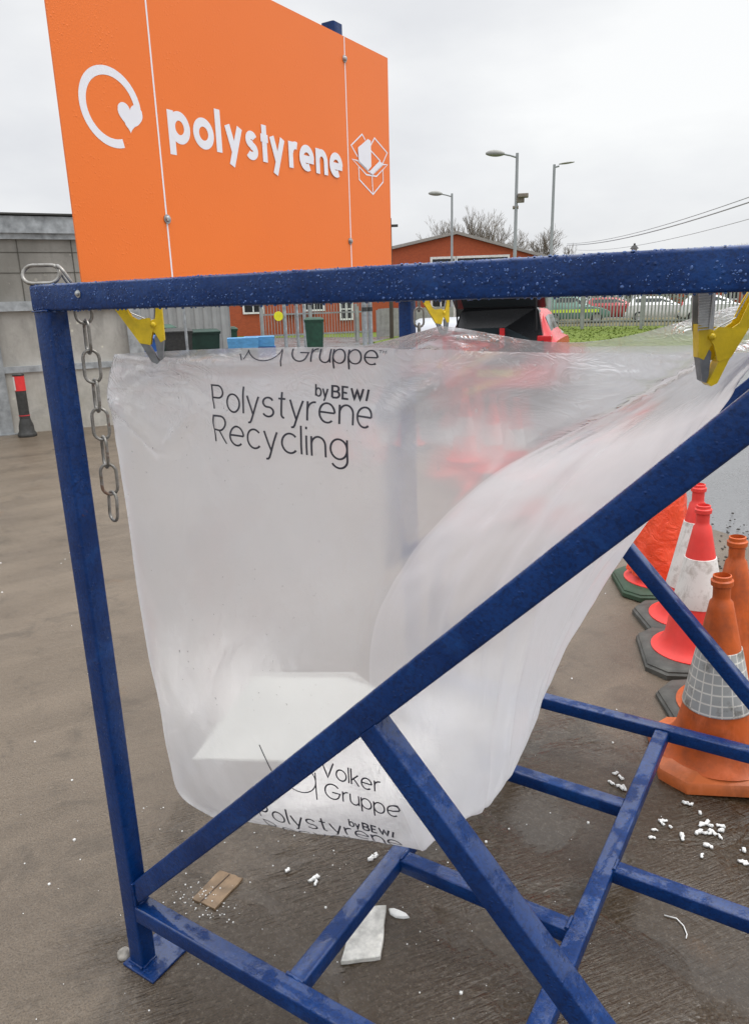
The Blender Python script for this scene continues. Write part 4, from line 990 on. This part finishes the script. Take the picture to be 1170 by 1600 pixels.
# cars
GLASS = simple('car_glass', (.03, .04, .045), .06, .1, 1); TYRE = simple('tyre', (.02, .02, .02), .7); TRIM = simple('black_trim', (.015, .015, .017), .4); RIM = simple('alloy', (.45, .45, .46), .3, .1, 5, .8)
LAMPR = simple('tail_lamp', (.55, .01, .015), .15); PLATE = simple('plate_yellow', (.75, .6, .06), .4)
def car(pos, rz, col, label, ln=3.9, wd=1.7, ht=1.42, opened=False, group=None, stripe=None, lit=True, rough=.22):
    """hatchback, tail at local y=0 facing -y, nose at +y"""
    r_ = empty('parked_car', pos, rz, label, 'car', group); pm = simple('car_paint', col, rough, .05, 2, 0, .6)
    hw = wd/2
    # side profile stations: y, z bottom, z shoulder, z roof, half-width, half-width at roof
    ST_ = [(0, .42, .80, .82, .80, .66), (.04, .30, .86, .92, .93, .68), (.16, .26, .92, 1.12, .98, .70), (.42, .25, .95, .985*ht, 1, .70), (1.0, .25, .95, ht, 1, .69), (1.9, .25, .94, .985*ht, 1, .68), (2.45, .25, .93, 1.18, 1, .70), (2.85, .25, .92, .95, .99, .80), (3.4, .27, .82, .85, .97, .80), (3.75, .32, .68, .70, .90, .72), (3.9, .40, .55, .56, .74, .6)]
    k = ln/3.9; bm = BM(); L = []
    for y, zb, zs, zr, a, b in ST_:
        sec = [(a*.90, zb), (a*.99, zb+.12), (a, (zb+zs)/2), (a*.97, zs), (a*.90, zs+(zr-zs)*.12), (b*1.02, zs+(zr-zs)*.86), (b*.9, zr-.01*(zr > 1)), (b*.4, zr)]
        sec = sec + [(-p, z) for p, z in sec[::-1]]
        L.append([Vector((p*hw, y*k, z)) for p, z in sec])
    loft(bm, L); link('body', bm, pm, r_, 35)
    for sx in (-1, 1):     # side glass
        bm = BM(); q = []
        for y, zs, zr, a, b in ((.50, .95, 1.36, 1, .70), (1.0, .95, ht-.03, 1, .69), (1.85, .94, ht-.05, 1, .68), (2.55, .93, 1.10, 1, .71)):
            t0, t1 = .2, .84
            q.append((Vector((sx*hw*(a*.90+(b*1.02-a*.90)*.10)+sx*.012, y*k, zs+.05)), Vector((sx*hw*(a*.90+(b*1.02-a*.90)*.88)+sx*.012, y*k, zs+(zr-zs)*.84))))
        vs = [p for pr_ in q for p in pr_]; faces(bm, vs, [(0, 1, 3, 2), (2, 3, 5, 4), (4, 5, 7, 6)]); link('side_window', bm, GLASS, r_)
        for y in (.72, 3.1):
            wm = Matrix.Translation((sx*(hw-.10), y*k, .30)) @ Matrix.Rotation(pi/2, 4, 'Y')
            bm = BM(); lathe(bm, [(.17, -.1), (.29, -.1), (.31, -.07), (.31, .07), (.29, .1), (.17, .1)], 22, wm); wl_ = link('wheel', bm, TYRE, r_, 40)
            bm = BM(); lathe(bm, [(.001, sx*.07), (.16, sx*.085), (.185, sx*.104), (.20, sx*.102)], 22, wm); link('rim', bm, RIM, wl_)
        bm = BM(); box(bm, (sx*hw*.80-.1, -.03, .78), (sx*hw*.80+.1, .12, 1.05)); bevel(bm, .02, 2); link('tail_light', bm, LAMPR, r_)
    bm = BM(); faces(bm, [(-hw*.60, -.004+.03, 1.0), (hw*.60, .026, 1.0), (hw*.58, .37, ht-.08), (-hw*.58, .37, ht-.08)], [range(4)])
    for v in bm.verts: v.co.y -= .02
    link('rear_window', bm, GLASS, r_)
    bm = BM(); faces(bm, [(-hw*.66, 2.42*k, 1.2), (hw*.66, 2.42*k, 1.2), (hw*.76, 2.86*k, .97), (-hw*.76, 2.86*k, .97)], [(3, 2, 1, 0)])
    for v in bm.verts: v.co.z += .015
    link('windscreen', bm, GLASS, r_)
    bm = BM(); box(bm, (-hw*.86, -.06, .30), (hw*.86, .06, .56)); bevel(bm, .04, 3); link('bumper', bm, pm, r_, 40)
    bm = BM(); box(bm, (-.26, -.075, .47), (.26, -.062, .58)); link('number_plate', bm, PLATE, r_)
    if opened:
        bm = BM(); prism(bm, [(-hw*.80, .66), (hw*.80, .66), (hw*.80, .95), (hw*.66, ht-.03), (hw*.62, ht+.012), (-hw*.62, ht+.012), (-hw*.66, ht-.03), (-hw*.80, .95)], lambda a, b, c: Vector((a, c+max(0, b-.95)*.72, b)), -.055, .2); link('boot_opening', bm, DARKG, r_)
        bm = BM(); mt = Matrix.Translation((0, .32, ht+.03)) @ Matrix.Rotation(R(-30), 4, 'X')
        box(bm, (-hw*.78, -1.0, -.03), (hw*.78, 0, .03), mt); bevel(bm, .02, 2); tg = link('tailgate', bm, TRIM, r_, 40)
        bm = BM(); box(bm, (-hw*.62, -.52, -.036), (hw*.62, -.06, -.031), mt); link('glass', bm, GLASS, tg)
        for sx in (-1, 1):
            bm = BM(); tube(bm, [(sx*hw*.66, .02, 1.12), mt @ Vector((sx*hw*.66, -.55, -.02))], .012, 8); link('gas_strut', bm, TRIM, r_)
        bm = BM(); box(bm, (.05, -.02, .80), (.12, .05, 1.16)); link('red_strap', bm, LAMPR, r_)
    if stripe:
        for sx in (-1, 1):
            bm = BM(); box(bm, (sx*(hw+.004)-.004, .35*k, .62), (sx*(hw+.004)+.004, 3.2*k, .80)); link('stripe', bm, stripe, r_)
    return r_
car(at(770, 11.0), facing(770)-R(9), (.62, .02, .025), 'red hatchback with its black boot lid raised, parked behind the bag', opened=True)
car(at(706, 12.6), facing(706)+R(3), (.42, .44, .47), 'low silver car half hidden behind the red hatchback and the far clamp', ht=1.27)
HIV = simple('hi_vis_stripe', (.65, .85, .05), .5)
for px, d, col, lb, kw in ((886, 47, (.10, .22, .17), 'dark green car with yellow side stripe behind the palisade fence', dict(stripe=HIV, ht=1.6)), (945, 49, (.40, .03, .035), 'small red car behind the palisade fence', {}), (1010, 47.5, (.72, .72, .72), 'white car behind the palisade fence next to the small red car', {}), (1092, 46.5, (.76, .77, .78), 'white car behind the palisade fence above the nearest clamp', {})):
    car(at(px, d)+px_dir(px).cross(Vector((0, 0, 1)))*-1.95, facing(px)-pi/2, col, lb, group='cars behind the palisade fence', **kw)
# far terrace seen through the fence
tr = empty('brick_terrace', at(1085, 68), facing(1085), 'long low red brick terrace far behind the palisade fence', 'building')
bm = BM(); box(bm, (-5.5, 0, 0), (12, 8, 2.55)); link('wall', bm, BRICK, tr)
bm = BM(); prism(bm, [(-.3, 2.55), (8.3, 2.55), (4, 3.3)], lambda a, b, c: Vector((c, a, b)), -5.7, 12.2); link('roof', bm, ROOFC, tr)
for i in range(6): window(tr, -4+i*2.6, 1.0, .9, 1.1)
hd = empty('hedge', at(870, 60), facing(870), 'dark grey green hedge row far behind the palisade fence', 'hedge'); bm = BM(); random.seed(2)
for i in range(1500):
    c = Vector((random.uniform(-9, 9), random.gauss(0, .6), random.uniform(0, 2.2))); u = Vector((random.gauss(0, 1), random.gauss(0, 1), random.gauss(0, 1))).normalized(); v2 = u.orthogonal().normalized()
    s_ = random.uniform(.12, .3); faces(bm, [c+u*s_, c+v2*s_*.6, c-u*s_, c-v2*s_*.6], [range(4)])
link('foliage', bm, simple('hedge_leaf', (.10, .11, .07), .8, .4, 2), hd)
# lamp posts
LAMPM = simple('lamp_steel', (.30, .315, .32), .5, .1, 2, .4)
def lamp(px, d, h, label, side=-1, arm=1.1, flat=False, camera=False):
    r_ = empty('street_lamp', at(px, d), facing(px), label, 'street lamp', 'street lamps behind the stand')
    bm = BM(); tube(bm, [(0, 0, 0), (0, 0, 1.4), (0, 0, 1.45), (0, 0, h)], [.11, .105, .085, .062], 12); link('pole', bm, LAMPM, r_, 50)
    bm = BM(); z = h-.12
    tube(bm, [(0, 0, z-.05), (side*arm*.3, 0, z+.05), (side*arm*.62, 0, z+.12)] if not flat else [(0, 0, z), (side*arm*.4, 0, z+.04)], .04, 8); link('arm', bm, LAMPM, r_, 60)
    bm = BM(); N = 14; x0 = side*arm*(.55 if not flat else .35); x1 = side*(arm+.35)
    for i in range(N):
        pass
    L = []
    for i in range(N):
        t = i/(N-1); x = x0+(x1-x0)*t; rr_ = max(.01, (sin(pi*min(1, t*.93+.04))**.55)); hh = (.15 if not flat else .05)*rr_; ww = (.17 if not flat else .16)*rr_
        L.append([Vector((x, ww*cos(a), z+.12+.05*t+hh*sin(a)*(1 if sin(a) > 0 else .75))) for a in [2*pi*k/14 for k in range(14)]])
    loft(bm, L); link('lamp_head', bm, simple('lamp_head_grey', (.26, .26, .24), .5), r_, 60)
    if camera:
        bm = BM(); box(bm, (.02, -.12, h-1.92), (.34, .12, h-1.72)); box(bm, (.06, -.25, h-1.74), (.50, .1, h-1.58)); bevel(bm, .03, 2); tube(bm, [(-.14, 0, h-2.1), (.1, 0, h-2.1)], .07, 8); link('camera_box', bm, simple('camera_grey', (.2, .17, .14), .6), r_)
    return r_
lamp(794.5, 34, 7.33, 'tallest grey street lamp with a camera box on its pole', -1, .95, False, True)
lamp(705, 46, 7.42, 'grey street lamp with rounded head left of the tallest one', -1, 1.0)
lamp(846, 38, 7.42, 'slim grey street lamp with a flat head pointing right', 1, .55, True)
ln_ = empty('lantern', at(964, 60), facing(964), 'small dark lantern top on a post beyond the top beam', 'lantern')
bm = BM(); tube(bm, [(0, 0, 0), (0, 0, 4.4)], .06, 8); link('post', bm, BLK, ln_)
bm = BM(); lathe(bm, [(.12, 4.4), (.22, 4.75)], 6, cap0=True); link('lamp_glass', bm, simple('lantern_glass', (.35, .36, .36), .2), ln_)
bm = BM(); lathe(bm, [(.32, 4.75), (.25, 4.83), (.12, 4.98), (.07, 5.0), (.08, 5.1), (.001, 5.14)], 6, cap0=True); link('cap', bm, BLK, ln_)
# overhead wires
for i, (a, za, b, zb_, lb, rw) in enumerate(((1330, 6.0, 868, 7.3, 'upper overhead wire running across the sky at the right', .022), (1330, 5.75, 868, 7.15, 'lower thicker overhead wire pair running across the sky at the right', .034), (1330, 5.0, 880, 6.6, 'lowest thin overhead wire just above the blue beam', .016))):
    A = at(a, 30)+Vector((0, 0, za)); B = at(b, 92)+Vector((0, 0, zb_)); bm = BM()
    tube(bm, [A.lerp(B, t/24)-Vector((0, 0, .75*4*(t/24)*(1-t/24))) for t in range(25)], rw, 5); tag(link('overhead_wire', bm, simple('wire_grey', (.30, .30, .31), .6), None, 60), lb, 'wire', 'overhead wires')
# bare winter trees
BARK = simple('bare_twigs', (.17, .145, .11), .9, .3, 1)
def tree(px, d, h, label, seed, spread=.55, depth=7):
    rnd = random.Random(seed); r_ = empty('bare_tree', at(px, d), facing(px), label, 'tree', 'bare winter trees behind the shed')
    tb = BM(); cb = BM()
    def grow(p, dr, L_, rad, lv):
        n_ = 3; pts = [p]; q = p; dd = dr
        for i in range(n_):
            dd = (dd+Vector((rnd.gauss(0, .12), rnd.gauss(0, .12), rnd.gauss(.05, .08)))).normalized(); q = q+dd*L_/n_; pts.append(q)
        tube(tb if lv < 1 else cb, pts, [rad, rad*.88, rad*.78, rad*.68], 5 if lv < 3 else 3, caps=False)
        if lv >= depth: return
        k = rnd.choice((2, 3, 3)) if lv else 5
        for j in range(k):
            a = rnd.uniform(0, 2*pi); sp = spread*rnd.uniform(.5, 1.2)
            o_ = dd.orthogonal().normalized(); o2 = dd.cross(o_); nd = (dd+(o_*cos(a)+o2*sin(a))*sp+Vector((0, 0, .12))).normalized()
            st = pts[-1] if j < 2 else pts[rnd.choice((1, 2, 3))]
            grow(st, nd, L_*rnd.uniform(.62, .86), max(.009, rad*(.66 if lv else .5)), lv+1)
    grow(Vector((0, 0, 0)), Vector((0, 0, 1)), h*.26, h*.020, 0)
    link('trunk', tb, BARK, r_); link('crown', cb, BARK, r_)
for px, d, h, lb, sd_, sp in ((678, 80, 8.3, 'small bare tree behind the left roof slope of the brick shed', 4, .5), (727, 72, 9.6, 'tall bare tree behind the roof ridge of the brick shed', 7, .45), (752, 74, 9.9, 'tallest dense bare tree just left of the tallest street lamp', 9, .42), (790, 70, 8.9, 'bare tree directly behind the tallest street lamp', 12, .5), (842, 75, 8.4, 'wide spreading bare tree behind the slim flat headed lamp', 15, .62), (1140, 62, 5.4, 'small bare twiggy tree just showing above the beam at the far right', 18, .6)):
    tree(px, d, h, lb, sd_, sp)
# grass blades on the lawn
bm = BM(); random.seed(31)
for i in range(7000):
    x = random.uniform(-15, 7); y = random.uniform(23.5, 39.4)
    if x < -14.5+0*(y) or y < 22+abs(x+10)*.35: continue
    h = random.uniform(.02, .05); a = random.uniform(0, pi); wv = Vector((cos(a), sin(a), 0))*random.uniform(.02, .06); c = Vector((x, y, -.006)); t = c+Vector((random.gauss(0, .04), random.gauss(0, .04), h))
    faces(bm, [c-wv, c+wv, t], [range(3)])
tag(link('grass', bm, grass_mat((.11, .165, .022), (.17, .22, .035), 'grass_blades')), 'short green grass in front of the palisade fence', kind='stuff')
